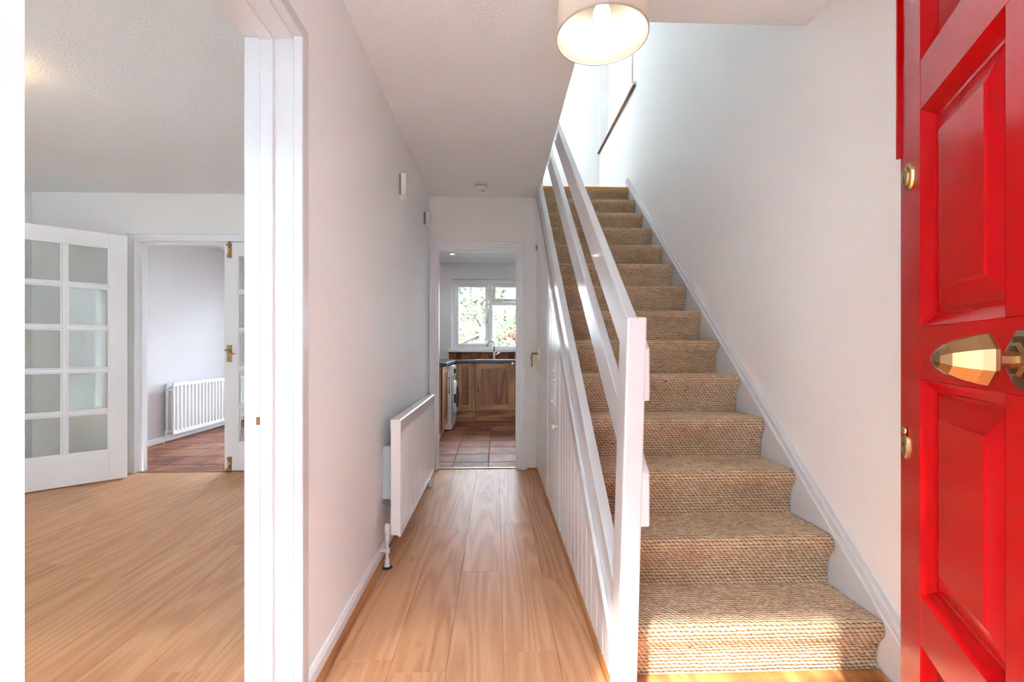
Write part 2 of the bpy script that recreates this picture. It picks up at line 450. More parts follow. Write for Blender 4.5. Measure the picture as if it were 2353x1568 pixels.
struct('wall_partition', MB().box(-1.36, -1.26, YW2, YK, 0, CEIL), M['wall_d'], 'partition between dining area and kitchen', 'wall')
struct('wall_landing', MB().box(-0.7, XR, 5.75, 5.87, SLAB, UP), M['wall_r'], 'bright white wall at the head of the stairs', 'wall')
struct('wall_upper_left', MB().box(-0.72, XL, 1.885, 5.75, SLAB, UP), M['wall_r'], 'upstairs landing wall above the hall', 'wall')
struct('wall_upper_front', MB().box(-0.72, XR, 1.77, 1.885, SLAB, UP), M['wall_r'], 'upstairs wall over the front of the stairwell', 'wall')
struct('ceiling', MB().box(XL, EDGE, YF, YW, CEIL, SLAB).box(EDGE, XR, YF, 1.885, CEIL, SLAB), M['ceil'],
       'textured white hall ceiling cut away over the stairs', 'ceiling')
struct('ceiling_living', MB().box(-4.3, XL2, YF, YW, CEIL, SLAB).box(XL2, XL, YF, YW, CEIL, SLAB), M['ceil'], 'textured white living room ceiling', 'ceiling')
struct('ceiling_kitchen', MB().box(-4.3, XR, 4.455, 7.6, CEIL, SLAB).box(-4.3, EDGE, YW, 4.455, CEIL, SLAB), M['wall_d'], 'pale kitchen and dining ceiling', 'ceiling')
struct('ceiling_upper', MB().box(-0.72, 1.56, 1.77, 5.87, UP, UP + 0.1), M['wall_r'], 'white ceiling above the upstairs landing', 'ceiling')

# ------------------------------------------------------------------ floors made of planks and tiles
fl = struct('floor', MB().box(XL2, XR, -0.15, YW + 0.05, -0.12, -0.006), M['beadwood'], 'oak laminate floor of the hall', 'floor')
flv = struct('floor_living', MB().box(XLIV, XL2, YF, YW + 0.02, -0.12, -0.006), M['beadwood'], 'oak laminate floor of the living room', 'floor')
flk = struct('floor_kitchen', MB().box(-4.3, XR, YW + 0.05, 7.6, -0.12, -0.005), M['grout'], 'terracotta tiled floor of kitchen and dining area', 'floor')
_cache = {}
def slab_piece(name, x0, x1, y0, y1, ztop, th, bev, mat, parent, gap):
    w, l = round(x1 - x0 - gap, 4), round(y1 - y0 - gap, 4)
    if w < 0.01 or l < 0.01: return
    key = (name, w, l)
    if key not in _cache:
        mb = MB().box(-w / 2, w / 2, -l / 2, l / 2, -th, 0, bev)
        me = bpy.data.meshes.new(name); mb.bm.to_mesh(me); mb.bm.free(); _cache[key] = me
    link(name, _cache[key], mat, parent, Vector(((x0 + x1) / 2, (y0 + y1) / 2, ztop)))
PW, PL = 0.1955, 1.21
def planks(parent, x_lo, x_hi, y_lo, y_hi, xref, joints):
    k0 = math.floor((x_lo - xref) / PW)
    k_ = k0
    while xref + k_ * PW < x_hi - 0.004:
        a, b = max(x_lo, xref + k_ * PW), min(x_hi, xref + (k_ + 1) * PW)
        j = joints.get(k_, random.uniform(0, PL))
        y = j - math.ceil((j - y_lo) / PL) * PL
        while y < y_hi:
            c, d = max(y, y_lo), min(y + PL, y_hi)
            if d - c > 0.02: slab_piece('plank', a, b, c, d, 0.0, 0.008, 0.0007, M['laminate'], parent, 0.0006)
            y += PL
        k_ += 1
planks(fl, XL2, XR - 0.03, -0.15, YW + 0.03, 0.0255, {-3: 2.83, -2: 2.763, -1: 2.243, 0: 2.855, 1: 2.164})
planks(flv, XLIV, XL2, YF, YW + 0.01, -0.80, {})
TP = 0.335
def tiles(x_lo, x_hi, y_lo, y_hi):
    i = math.floor((x_lo + 0.073) / TP)
    while -0.073 + i * TP < x_hi:
        a, b = max(x_lo, -0.073 + i * TP), min(x_hi, -0.073 + (i + 1) * TP)
        j = math.floor((y_lo - 4.40) / TP)
        while 4.40 + j * TP < y_hi:
            c, d = max(y_lo, 4.40 + j * TP), min(y_hi, 4.40 + (j + 1) * TP)
            if b - a > 0.03 and d - c > 0.03: slab_piece('floor_tile', a, b, c, d, 0.0, 0.01, 0.003, M['tile'], flk, 0.009)
            j += 1
        i += 1
tiles(-1.26, XR, YW + 0.06, YK)
tiles(XDIN, -1.36, YW + 0.06, YK)
struct('trim_1', MB().prism([(YW + 0.015, 0), (YW + 0.025, 0.008), (YW + 0.05, 0.008), (YW + 0.06, 0)], 'X', -0.55, 0.21), M['brass_d'], 'brown threshold strip in the kitchen doorway', 'threshold')
struct('trim_2', MB().prism([(YW + 0.0, 0), (YW + 0.008, 0.008), (YW + 0.03, 0.008), (YW + 0.04, 0)], 'X', -3.16, -1.65), M['brass_d'], 'brass threshold strip under the glazed double doors', 'threshold')

# ------------------------------------------------------------------ skirtings and floor beading
def skirt(poly_x, y0, y1): return MB().prism(poly_x, 'Y', y0, y1)
struct('baseboard_left', skirt([(XL, 0), (XL + 0.015, 0), (XL + 0.015, 0.055), (XL + 0.008, 0.068), (XL, 0.07)], 1.445, YW), M['white_lifted'], 'low white skirting board along the left hall wall', 'skirting')
struct('baseboard_right', skirt([(XR, 0), (XR - 0.018, 0), (XR - 0.018, 0.1), (XR - 0.006, 0.12), (XR, 0.12)], YF, 1.30), M['white_lifted'], 'white skirting board behind the red door', 'skirting')
struct('baseboard_back', MB().box(0.282, 0.366, YW - 0.016, YW, 0, 0.075, 0.004), M['white_lifted'], 'short white skirting beside the kitchen doorway', 'skirting')
struct('baseboard_dining', skirt([(XDIN, 0), (XDIN + 0.015, 0), (XDIN + 0.015, 0.052), (XDIN + 0.006, 0.066), (XDIN, 0.066)], YW2, YK), M['white_lifted'], 'white skirting under the dining radiator', 'skirting')
struct('baseboard_living', MB().box(-4.05, -3.22, YW - 0.016, YW, 0, 0.08, 0.004).box(-1.58, XL2, YW - 0.016, YW, 0, 0.08, 0.004), M['white_lifted'], 'white skirting beside the glazed doors', 'skirting')
def bead(sign, x, w=0.02, h=0.02):
    pts = [(x, 0)] + [(x + sign * w * math.cos(a), h * math.sin(a)) for a in [i * math.pi / 10 for i in range(6)]]
    return pts
struct('trim_3', MB().prism(bead(1, XL + 0.015), 'Y', 1.445, YW), M['beadwood'], 'wood floor bead along the left skirting', 'floor bead')
struct('trim_4', MB().prism(bead(-1, 0.38), 'Y', 1.395, YW), M['beadwood'], 'wood floor bead along the stair panelling', 'floor bead')
struct('trim_5', MB().prism([(Y1 + 0.02, 0)] + [(Y1 + 0.02 - 0.026 * math.cos(a), 0.026 * math.sin(a)) for a in [i * math.pi / 10 for i in range(6)]], 'X', 0.41, 1.283), M['beadwood'], 'wood floor bead under the bottom stair', 'floor bead')
struct('trim_6', MB().prism(bead(-1, XR - 0.018), 'Y', YF, 1.47), M['beadwood'], 'wood floor bead along the right wall', 'floor bead')
struct('trim_7', MB().box(0.282, 0.37, YW - 0.034, YW - 0.016, 0, 0.018, 0.004), M['beadwood'], 'short wood floor bead beside the kitchen doorway', 'floor bead')

# ------------------------------------------------------------------ door casings
def casing_living():
    e = empty('door_1', (XL, 1.40, 0), 'white painted casing of the open living room doorway', 'doorway', kind='structure')
    for nm, yj, s_ in (('jamb', 1.40, 1), ('jamb', 0.584, -1)):
        y = lambda a: yj + s_ * a
        def bx(mb, x0, x1, a0, a1, z1, bev=0.002):
            ys = sorted((y(a0), y(a1))); return mb.box(x0, x1, ys[0], ys[1], 0, z1, bev)
        j = obj(nm, bx(MB(), -0.76, -0.612, 0.0, 0.022, 2.058), M['white_dimmed'], e)
        obj('door_stop', bx(MB(), -0.708, -0.67, -0.011, 0.001, 2.045), M['white_dimmed'], j)
        obj('architrave', bx(MB(), -0.613, -0.584, -0.004, 0.042, 2.08, 0.003), M['white_dimmed'], e)
    hd = obj('head', MB().box(-0.76, -0.612, 0.585, 1.40, 2.037, 2.0575, 0.002), M['white_dimmed'], e)
    obj('door_stop', MB().box(-0.708, -0.67, 0.58, 1.39, 2.026, 2.038, 0.002), M['white_dimmed'], hd)
    obj('architrave', MB().box(-0.6135, -0.5835, 0.539, 1.4425, 2.041, 2.0805, 0.003), M['white_dimmed'], e)
    # striker plate set in the far jamb
    sp = obj('striker_plate', MB().box(-0.731, -0.703, 1.3975, 1.4005, 0.846, 0.913, 0.0006).box(-0.745, -0.731, 1.3982, 1.4005, 0.864, 0.884, 0.0004), M['white_dimmed'], e, label='painted striker plate')
    obj('latch_hole', MB().box(-0.722, -0.710, 1.3968, 1.3995, 0.868, 0.892), M['brownedge'], sp, label='bare brown latch recess')
    for z in (0.854, 0.905):
        obj('screw', MB().lathe([(0.0, 0.0012), (0.003, 0.0008), (0.0035, 0)], 10, Matrix.Translation((-0.717, 1.3976, z)) @ Matrix.Rotation(R(90), 4, 'X')), M['white_dimmed'], sp)
casing_living()

def casing_kitchen():
    e = empty('door_2', (-0.17, YW, 0), 'white moulded casing of the kitchen doorway', 'doorway', kind='structure')
    x0, x1, zt = -0.53, 0.19, 1.988
    for s_, xj in ((-1, x0), (1, x1)):
        xs = sorted((xj, xj + s_ * 0.02))
        j = obj('jamb', MB().box(xs[0], xs[1], YW - 0.002, YW2 + 0.002, 0, zt + 0.017, 0.002), M['white_lifted'], e)
        xs = sorted((xj - s_ * 0.012, xj + s_ * 0.002))
        obj('door_stop', MB().box(xs[0], xs[1], YW + 0.02, YW + 0.055, 0, zt, 0.002), M['white_lifted'], j)
        for a0, a1, pr in ((0.002, 0.022, 0.010), (0.021, 0.046, 0.017), (0.045, 0.068, 0.022)):
            xs = sorted((xj + s_ * a0, xj + s_ * a1))
            if xs[0] < XL: xs[0] = XL
            obj('architrave_moulding', MB().box(xs[0], xs[1], YW - pr, YW + 0.001, 0, zt + a1, 0.003), M['white_lifted'], e)
    hd = obj('head', MB().box(x0, x1, YW - 0.002, YW2 + 0.002, zt, zt + 0.02, 0.002), M['white_lifted'], e)
    obj('door_stop', MB().box(x0, x1, YW + 0.02, YW + 0.055, zt - 0.012, zt + 0.002, 0.002), M['white_lifted'], hd)
    for a0, a1, pr in ((0.002, 0.022, 0.0098), (0.021, 0.046, 0.0168), (0.045, 0.068, 0.0218)):
        obj('architrave_moulding', MB().box(max(XL, x0 - a1), x1 + a1, YW - pr, YW + 0.001, zt + a0, zt + a1, 0.003), M['white_lifted'], e)
    for z in (0.25, 1.0, 1.74):
        obj('hinge', MB().box(0.186, 0.1905, YW + 0.066, YW + 0.098, z - 0.05, z + 0.05, 0.001), M['white_lifted'], e)
casing_kitchen()

def casing_french():
    e = empty('door_3', (-2.4, YW, 0), 'white casing around the glazed double doors', 'doorway', kind='structure')
    x0, x1, zt = -3.165, -1.65, 2.043
    for s_, xj in ((-1, x0), (1, x1)):
        xs = sorted((xj, xj + s_ * 0.025))
        j = obj('jamb', MB().box(xs[0], xs[1], YW - 0.02, YW2 + 0.01, 0, zt + 0.017, 0.002), M['white_lifted'], e)
        xs = sorted((xj - s_ * 0.014, xj + s_ * 0.002))
        obj('door_stop', MB().box(xs[0], xs[1], YW + 0.045, YW2 + 0.01, 0, zt, 0.002), M['white_lifted'], j)
        xs = sorted((xj + s_ * 0.004, xj + s_ * 0.06))
        obj('architrave', MB().box(xs[0], xs[1], YW - 0.017, YW + 0.001, 0, zt + 0.06, 0.004), M['white_lifted'], e)
    hd = obj('head', MB().box(x0, x1, YW - 0.02, YW2 + 0.01, zt, zt + 0.02, 0.002), M['white_lifted'], e)
    obj('door_stop', MB().box(x0, x1, YW + 0.045, YW2 + 0.01, zt - 0.014, zt + 0.002, 0.002), M['white_lifted'], hd)
    obj('architrave', MB().box(x0 - 0.06, x1 + 0.06, YW - 0.0165, YW + 0.001, zt + 0.004, zt + 0.06, 0.004), M['white_lifted'], e)
    obj('cornice_strip', MB().box(x0 - 0.075, x1 + 0.075, YW - 0.028, YW + 0.001, zt + 0.058, zt + 0.072, 0.003), M['white_lifted'], e)
casing_french()

# entrance frame around the camera
def casing_front():
    e = empty('door_4', (0, 0, 0), 'white timber frame of the entrance', 'doorway', kind='structure')
    for x0, x1 in ((-0.50, -0.455), (0.468, 0.513)):
        obj('jamb', MB().box(x0, x1, 0.01, YF, 0, 2.06, 0.003), M['white_dimmed'], e)
    obj('head', MB().box(-0.50, 0.513, 0.01, YF, 2.06, 2.1, 0.003), M['white_dimmed'], e)
    obj('sill', MB().box(-0.50, 0.513, -0.15, YF, -0.02, 0.015, 0.003), M['beadwood'], e)
casing_front()

# ------------------------------------------------------------------ staircase
def clip(poly, zmax=None, zmin=None):
    for lim, sg in ((zmax, 1), (zmin, -1)):
        if lim is None: continue
        out = []
        for i in range(len(poly)):
            a, b = poly[i], poly[(i + 1) % len(poly)]
            ia, ib = sg * (lim - a[1]) >= 0, sg * (lim - b[1]) >= 0
            if ia: out.append(a)
            if ia != ib:
                t = (lim - a[1]) / (b[1] - a[1]); out.append((a[0] + t * (b[0] - a[0]), lim))
        poly = out
    return poly
def band(y0, y1, c0, c1): return [(y0, zc(y0, c0)), (y1, zc(y1, c0)), (y1, zc(y1, c1)), (y0, zc(y0, c1))]

st = empty('staircase', (0.85, Y1, 0), 'white painted straight staircase with open plank balustrade', 'staircase')
# solid stepped body under the carpet
pts = [(Y1 + 0.045, 0.0)]
for i in range(1, 14):
    y = Y1 + (i - 1) * GO + 0.045
    pts += [(y, i * RI - 0.02), (y + GO, i * RI - 0.02)]
y = Y1 + 13 * GO + 0.045
pts += [(y, 14 * RI - 0.02), (y + 0.02, 14 * RI - 0.02), (y + 0.02, CEIL - 0.06)] + [(Y1 + 0.3, 0.0)]
obj('stair_body', MB().prism(pts, 'X', 0.402, 1.284), M['white_lifted'], st)
obj('outer_string', MB().prism(clip(band(1.385, 4.12, -0.02, 0.24), CEIL - 0.001, 0), 'X', 0.362, 0.40, 0.002), M['white_dimmed'], st)
obj('string_end', MB().prism(clip(band(3.6, 4.36, 0.02, 0.24), None, CEIL + 0.001), 'X', EDGE + 0.002, 0.40, 0.002), M['white_dimmed'], st)
obj('string_bead', MB().prism(clip(band(1.385, 4.10, -0.012, 0.085), CEIL - 0.02, 0.0), 'X', 0.347, 0.364, 0.005), M['white_dimmed'], st)
obj('wall_string', MB().prism(clip(band(1.22, 4.47, -0.36, 0.004), None, 0.0), 'X', 1.284, XR, 0.001), M['white_dimmed'], st)
wsm = obj('string_moulding', MB().prism(clip(band(1.22, 4.47, 0.0, 0.022), None, 0.0), 'X', 1.276, XR, 0.003), M['white_dimmed'], st)
obj('moulding_cap', MB().prism(clip(band(1.20, 4.47, 0.02, 0.05), None, 0.0), 'X', 1.288, XR, 0.003), M['white_dimmed'], wsm)
def newel():
    mb = MB().box(0.346, 0.404, 1.30, 1.385, 0, 1.19, 0.006, 2)
    for v in mb.bm.verts: v.co.x += 0.033 * v.co.z / 1.19
    return mb
obj('newel_post', newel(), M['white_dimmed'], st)
obj('handrail', MB().prism(band(1.304, 4.40, 0.885, 1.04), 'X', 0.412, 0.446, 0.004), M['white_dimmed'], st)
obj('middle_rail', MB().prism(band(1.304, 4.40, 0.52, 0.68), 'X', 0.412, 0.446, 0.004), M['white_dimmed'], st)
obj('top_newel', MB().box(0.384, 0.45, 4.36, 4.44, SLAB - 0.2, 3.75, 0.005), M['white_dimmed'], st)
obj('nosing_strip', MB().box(0.403, 1.284, Y1 + 13 * GO + 0.0, Y1 + 13 * GO + 0.05, 14 * RI - 0.022, 14 * RI + 0.006, 0.003), M['trim_yellow'], st, label='yellow metal nosing strip')
obj('landing_board', MB().box(-0.60, 0.384, 4.40, 4.425, 2.985, 3.045, 0.004), M['white_dimmed'], st)
obj('landing_board', MB().box(-0.60, 0.384, 4.40, 4.41, 2.735, 2.748, 0.002), M['white_dimmed'], st)
obj('trimmer_cap', MB().box(0.345, 0.40, 3.98, 4.115, 2.425, 2.462, 0.004), M['white_dimmed'], st)

# carpet: one piece per step, near steps with real loops
def catmull(P, n):
    P = np.array(P, float); Q = np.vstack([2 * P[0] - P[1], P, 2 * P[-1] - P[-2]]); out = []
    for i in range(1, len(Q) - 2):
        for t in np.linspace(0, 1, n, endpoint=False):
            p0, p1, p2, p3 = Q[i - 1:i + 3]
            out.append(0.5 * (2 * p1 + (p2 - p0) * t + (2 * p0 - 5 * p1 + 4 * p2 - p3) * t * t + (3 * p1 - p0 - 3 * p2 + p3) * t ** 3))
    out.append(P[-1]); return np.array(out)
PROF = [(0.034, -0.190), (0.034, -0.15), (0.031, -0.105), (0.020, -0.070), (0.005, -0.048), (0.0005, -0.030), (0.0015, -0.014), (0.010, -0.003), (0.026, 0.001), (0.07, 0.0), (0.15, -0.001), (0.235, 0.0), (0.2585, 0.0)]
PROF_TOP = PROF[:8] + [(0.022, -0.001)]
carpet = empty('stair_carpet', (0.84, Y1, 0), 'beige brown looped weave carpet covering the stairs', 'carpet')
vacc = 0.0
for i in range(1, 15):
    pr = catmull(PROF_TOP if i == 14 else PROF, 14)
    seg = np.r_[0, np.cumsum(np.hypot(*np.diff(pr, axis=0).T))]
    L = seg[-1]
    dv, du = (0.0022, 0.0030) if i <= 3 else ((0.0034, 0.0045) if i <= 6 else (0.012, 0.02))
    nv, nu = int(L / dv) + 1, int(0.878 / du) + 1
    sv = np.linspace(0, L, nv); yy = np.interp(sv, seg, pr[:, 0]); zz = np.interp(sv, seg, pr[:, 1])
    ty, tz = np.gradient(yy, sv), np.gradient(zz, sv)
    xx = np.linspace(0.405, 1.283, nu)
    V, U = np.meshgrid(sv + vacc, xx, indexing='ij')
    vv_ = V / LA; rw = np.floor(vv_); fs_ = vv_ - rw
    uu_ = U / LB + rw * 0.5 + fs_ * 0.5; ft_ = uu_ - np.floor(uu_)
    H = np.abs(np.sin(np.pi * fs_)) ** 0.6 * np.abs(np.sin(np.pi * ft_)) ** 0.45
    H = H * (0.0030 if i <= 6 else 0.0) + 0.0015
    H = H + 0.0012 * np.sin(U * 17 + i) * np.sin(V * 40)
    X3 = U + 0.0
    edge = 0.003 * np.sin(V * 210) * np.clip((U - 1.27) / 0.013, 0, 1)
    X3 = X3 - np.abs(edge)
    Y3 = (Y1 + (i - 1) * GO + yy)[:, None] - tz[:, None] * H
    Z3 = (i * RI + zz)[:, None] + ty[:, None] * H
    verts = np.stack([X3, Y3, Z3], -1).reshape(-1, 3)
    idx = np.arange(nv * nu).reshape(nv, nu)
    faces = np.stack([idx[:-1, :-1], idx[:-1, 1:], idx[1:, 1:], idx[1:, :-1]], -1).reshape(-1, 4)
    npobj('carpet_step', verts, faces, M['carpet'], carpet, True, np.stack([U, V], -1).reshape(-1, 2))
    vacc += L

# panelling under the stairs: boards, a raked door and a cupboard door
def raked(y0, y1, c=0.0, z0=0.0): return [(y0, z0), (y1, z0), (y1, min(zc(y1, c), CEIL - 0.02)), (y0, max(z0 + 0.004, zc(y0, c)))]
wu = struct('wall_understairs', MB().prism([(1.39, 0), (YW, 0), (YW, CEIL - 0.02), (4.1, CEIL - 0.02), (1.39, 0.1)], 'X', 0.388, 0.40), M['white_lifted'],
            'white tongue and groove panelling under the stairs', 'panelling')
def board(y0, y1, parent, name='board', z0=0.0, x=0.374):
    p = raked(y0 + 0.0015, y1 - 0.0015, 0.02, z0)
    obj(name, MB().prism(p, 'X', x, 0.389, 0.0045), M['white_lifted'], parent)
yb = 1.392
while yb < 2.64:
    board(yb, min(yb + 0.0965, 2.655), wu); yb += 0.0965
cup = empty('door_5', (0.37, 2.9, 0), 'white boarded cupboard door with knob and vent under the stairs', 'door', kind='structure')
for k_ in range(5): board(2.66 + k_ * 0.0935, 2.66 + (k_ + 1) * 0.0935, cup, 'board', 0.008, 0.3715)
kb = Matrix.Translation((0.372, 2.715, 0.63)) @ Matrix.Rotation(R(-90), 4, 'Y')
obj('knob', MB().lathe([(0.0, 0.042), (0.011, 0.041), (0.017, 0.035), (0.018, 0.028), (0.013, 0.020), (0.008, 0.014), (0.009, 0.004), (0.013, 0.0)], 20, kb), M['plastic'], cup)
vt = obj('vent_plate', MB().box(0.3665, 0.372, 2.83, 3.03, 0.72, 1.02, 0.0015), M['white_lifted'], cup)
for a in range(2):
    for b in range(9):
        yy_, zz_ = 2.86 + a * 0.085, 0.745 + b * 0.029
        obj('vent_louvre', MB().prism([(0.3665, zz_), (0.359, zz_ + 0.004), (0.3605, zz_ + 0.012), (0.3665, zz_ + 0.016)], 'Y', yy_, yy_ + 0.06), M['white_lifted'], vt)
yb = 3.13
rk = empty('door_6', (0.37, 3.65, 0), 'tall white raked door at the end of the stair panelling', 'door', kind='structure')
obj('door_leaf', MB().prism(raked(3.30, 4.098, 0.02, 0.01), 'X', 0.370, 0.389, 0.002), M['white_lifted'], rk)
board(3.13, 3.215, wu); board(3.215, 3.296, wu)
pl = obj('handle_plate', MB().box(0.362, 0.3705, 3.94, 3.975, 0.90, 1.115, 0.002), M['brass'], rk)
obj('lever', MB().tube([(0.364, 3.957, 1.05), (0.318, 3.957, 1.05)], 0.008, 12).lathe([(0.0, 0.0), (0.010, 0.002), (0.012, 0.008), (0.008, 0.013), (0.0, 0.014)], 12, Matrix.Translation((0.322, 3.957, 1.05)) @ Matrix.Rotation(R(-90), 4, 'Y'))
    .tube([(0.314, 3.957, 1.05), (0.308, 3.96, 1.02), (0.314, 3.965, 0.97), (0.310, 3.968, 0.935)], [0.008, 0.007, 0.006, 0.008], 10), M['brass_d'], pl)
for z in (0.91, 1.105):
    obj('screw', MB().lathe([(0, 0.003), (0.004, 0.002), (0.005, 0)], 10, Matrix.Translation((0.3622, 3.957, z)) @ Matrix.Rotation(R(-90), 4, 'Y')), M['brass_d'], pl)
obj('hasp', MB().box(0.352, 0.37, 4.06, 4.075, 1.98, 2.02, 0.001).box(0.352, 0.356, 4.03, 4.06, 1.995, 2.0), M['steel'], rk)

# ------------------------------------------------------------------ red front door (local frame: x from hinge, +y visible face)
HX, HY, DW, DT = 0.466, 0.104, 0.88, 0.046
DANG = 27.4
rd = empty('front_door', (HX, HY, 0.02), 'glossy red panelled front door standing open on the right', 'door', rz=R(90 - DANG), local=True)
ZB, ZT = 0.0, 2.02
rows = [(0.17, 0.532), (0.623, 1.022), (1.119, 1.519), (1.611, 1.92)]
STL, MUN = 0.106, 0.10
colx = [(STL, DW / 2 - MUN / 2), (DW / 2 + MUN / 2, DW - STL)]
for x0, x1 in ((0, STL), (DW - STL, DW)): obj('stile', MB().box(x0, x1, 0, DT, ZB, ZT, 0.0015), M['red'], rd)
zr = [ZB] + [z for r_ in rows for z in r_] + [ZT]
for a, b in zip(zr[0::2], zr[1::2]): obj('rail', MB().box(STL, DW - STL, 0.0004, DT - 0.0004, a, b, 0.0008), M['red'], rd)
for a, b in rows: obj('muntin', MB().box(DW / 2 - MUN / 2, DW / 2 + MUN / 2, 0.0004, DT - 0.0004, a, b, 0.0008), M['red'], rd)
def rl(x0, x1, z0, z1, ins, y): return [(x0 + ins, y, z0 + ins), (x1 - ins, y, z0 + ins), (x1 - ins, y, z1 - ins), (x0 + ins, y, z1 - ins)]
for z0, z1 in rows:
    for x0, x1 in colx:
        mb = MB()
        for sg, yf in ((1, DT), (-1, 0.0)):
            prof = [(0.0, -0.0005), (0.003, -0.003), (0.018, -0.014), (0.021, -0.017), (0.027, -0.017), (0.062, -0.007), (0.066, -0.0045)]
            mb.rings([rl(x0, x1, z0, z1, i_, yf + sg * d_) for i_, d_ in prof], caplast=True)
        obj('door_panel', mb, M['red'], rd)
obj('weather_strip', MB().box(DW - 0.002, DW + 0.007, 0.012, DT + 0.006, 1.47, ZT, 0.001), M['red'], rd)
# faceted bronze knob in the middle of the lock rail
zk = 1.066
kx = 0.44
ky = Matrix.Translation((kx, DT, zk)) @ Matrix.Rotation(R(-90), 4, 'X')
rot8 = Matrix.Rotation(R(22.5), 4, 'Z')
obj('door_knob', MB().lathe([(0.0, 0.088), (0.006, 0.0868), (0.012, 0.083), (0.020, 0.074), (0.0268, 0.062), (0.0312, 0.050), (0.0338, 0.040), (0.0335, 0.036), (0.0215, 0.0305), (0.0115, 0.030), (0.0108, 0.012)], 8, ky @ rot8, False), M['bronze'], rd, label='faceted bronze knob')
obj('knob_rose', MB().lathe([(0.012, 0.014), (0.018, 0.0135), (0.022, 0.010), (0.030, 0.0085), (0.038, 0.004), (0.040, 0.0)], 8, ky @ rot8, False), M['bronze'], rd)
def oval(mb, prof, M4, ax, az, n=28):
    loops = []
    for f, h in prof: loops.append([M4 @ Vector((ax * f * math.cos(2 * math.pi * i / n), az * f * math.sin(2 * math.pi * i / n), h)) for i in range(n)])
    return mb.rings(loops, False, True)
cy = Matrix.Translation((DW - 0.056, DT, 1.414)) @ Matrix.Rotation(R(-90), 4, 'X')
lc = obj('lock_cylinder', oval(MB(), [(1.0, 0), (0.97, 0.004), (0.9, 0.006), (0.8, 0.0062)], cy, 0.021, 0.027), M['brass'], rd)
obj('keyway_barrel', oval(MB(), [(1.0, 0.005), (0.98, 0.0085), (0.9, 0.0095)], cy @ Matrix.Translation((0.003, 0, 0)), 0.015, 0.019), M['brass_d'], lc)
obj('keyhole', MB().box(DW - 0.0545, DW - 0.0515, DT + 0.009, DT + 0.0101, 1.402, 1.416), M['dark'], lc)
ky2 = Matrix.Translation((DW - 0.036, DT, 0.884)) @ Matrix.Rotation(R(-90), 4, 'X')
es = obj('escutcheon_cover', oval(MB(), [(1.0, 0), (1.0, 0.003), (0.9, 0.005), (0.6, 0.0065)], ky2, 0.014, 0.024), M['brass'], rd)
obj('escutcheon_pivot', MB().lathe([(0, 0.008), (0.004, 0.0075), (0.007, 0.004), (0.0075, 0)], 16, Matrix.Translation((DW - 0.036, DT, 0.916)) @ Matrix.Rotation(R(-90), 4, 'X')), M['brass'], es)

# ------------------------------------------------------------------ glazed double doors
def glazed_leaf(name, loc, rz, W, label, mirror, group):
    """local frame: x from hinge, thickness y 0..0.04, living-room side is y=0 for mirror False"""
    e = empty(name, loc, label, 'door', group, rz, True)
    T, H = 0.04, 2.03
    st_, tr, br, mu = 0.115, 0.115, 0.245, 0.028
    for x0, x1 in ((0, st_), (W - st_, W)): obj('stile', MB().box(x0, x1, 0, T, 0, H, 0.002), M['white_lifted'], e)
    obj('top_rail', MB().box(st_, W - st_, 0.0003, T - 0.0003, H - tr, H, 0.001), M['white_lifted'], e)
    obj('bottom_rail', MB().box(st_, W - st_, 0.0003, T - 0.0003, 0, br, 0.001), M['white_lifted'], e)
    gz0, gz1 = br, H - tr
    obj('glazing_bar', MB().box(W / 2 - mu / 2, W / 2 + mu / 2, 0.006, T - 0.006, gz0, gz1, 0.004), M['white_lifted'], e)
    ph = (gz1 - gz0 - 4 * mu) / 5
    for k_ in range(1, 5):
        z = gz0 + k_ * ph + (k_ - 1) * mu
        obj('glazing_bar', MB().box(st_, W - st_, 0.0065, T - 0.0065, z, z + mu, 0.004), M['white_lifted'], e)
    for c_ in range(2):
        x0 = st_ if c_ == 0 else W / 2 + mu / 2
        x1 = W / 2 - mu / 2 if c_ == 0 else W - st_
        for k_ in range(5):
            z = gz0 + k_ * (ph + mu)
            p = obj('glass_pane', MB().box(x0 - 0.004, x1 + 0.004, T / 2 - 0.002, T / 2 + 0.002, z - 0.004, z + ph + 0.004), M['glass'], e)
            bd = MB()
            b_ = 0.009
            for ya, yb_ in ((0.003, T / 2 - 0.002), (T / 2 + 0.002, T - 0.003)):
                bd.box(x0, x0 + b_, ya, yb_, z, z + ph).box(x1 - b_, x1, ya, yb_, z, z + ph).box(x0 + b_, x1 - b_, ya, yb_, z, z + b_).box(x0 + b_, x1 - b_, ya, yb_, z + ph - b_, z + ph)
            obj('glazing_bead', bd, M['white_lifted'], p)
    return e, T, H
# open left leaf, hinged on the left jamb, swung towards the room
glazed_leaf('glazed_door', (-3.127, 3.970, 0.012), R(222), 0.755, 'white ten pane glazed door leaf swung open into the living room', False, 'pair of glazed double doors')
# closed right leaf: hinge on the right jamb
e2, T2, H2 = glazed_leaf('glazed_door', (-1.652, 4.165, 0.010), math.pi, 0.757, 'white glazed door leaf standing closed with brass bolts and lever', True, 'pair of glazed double doors')
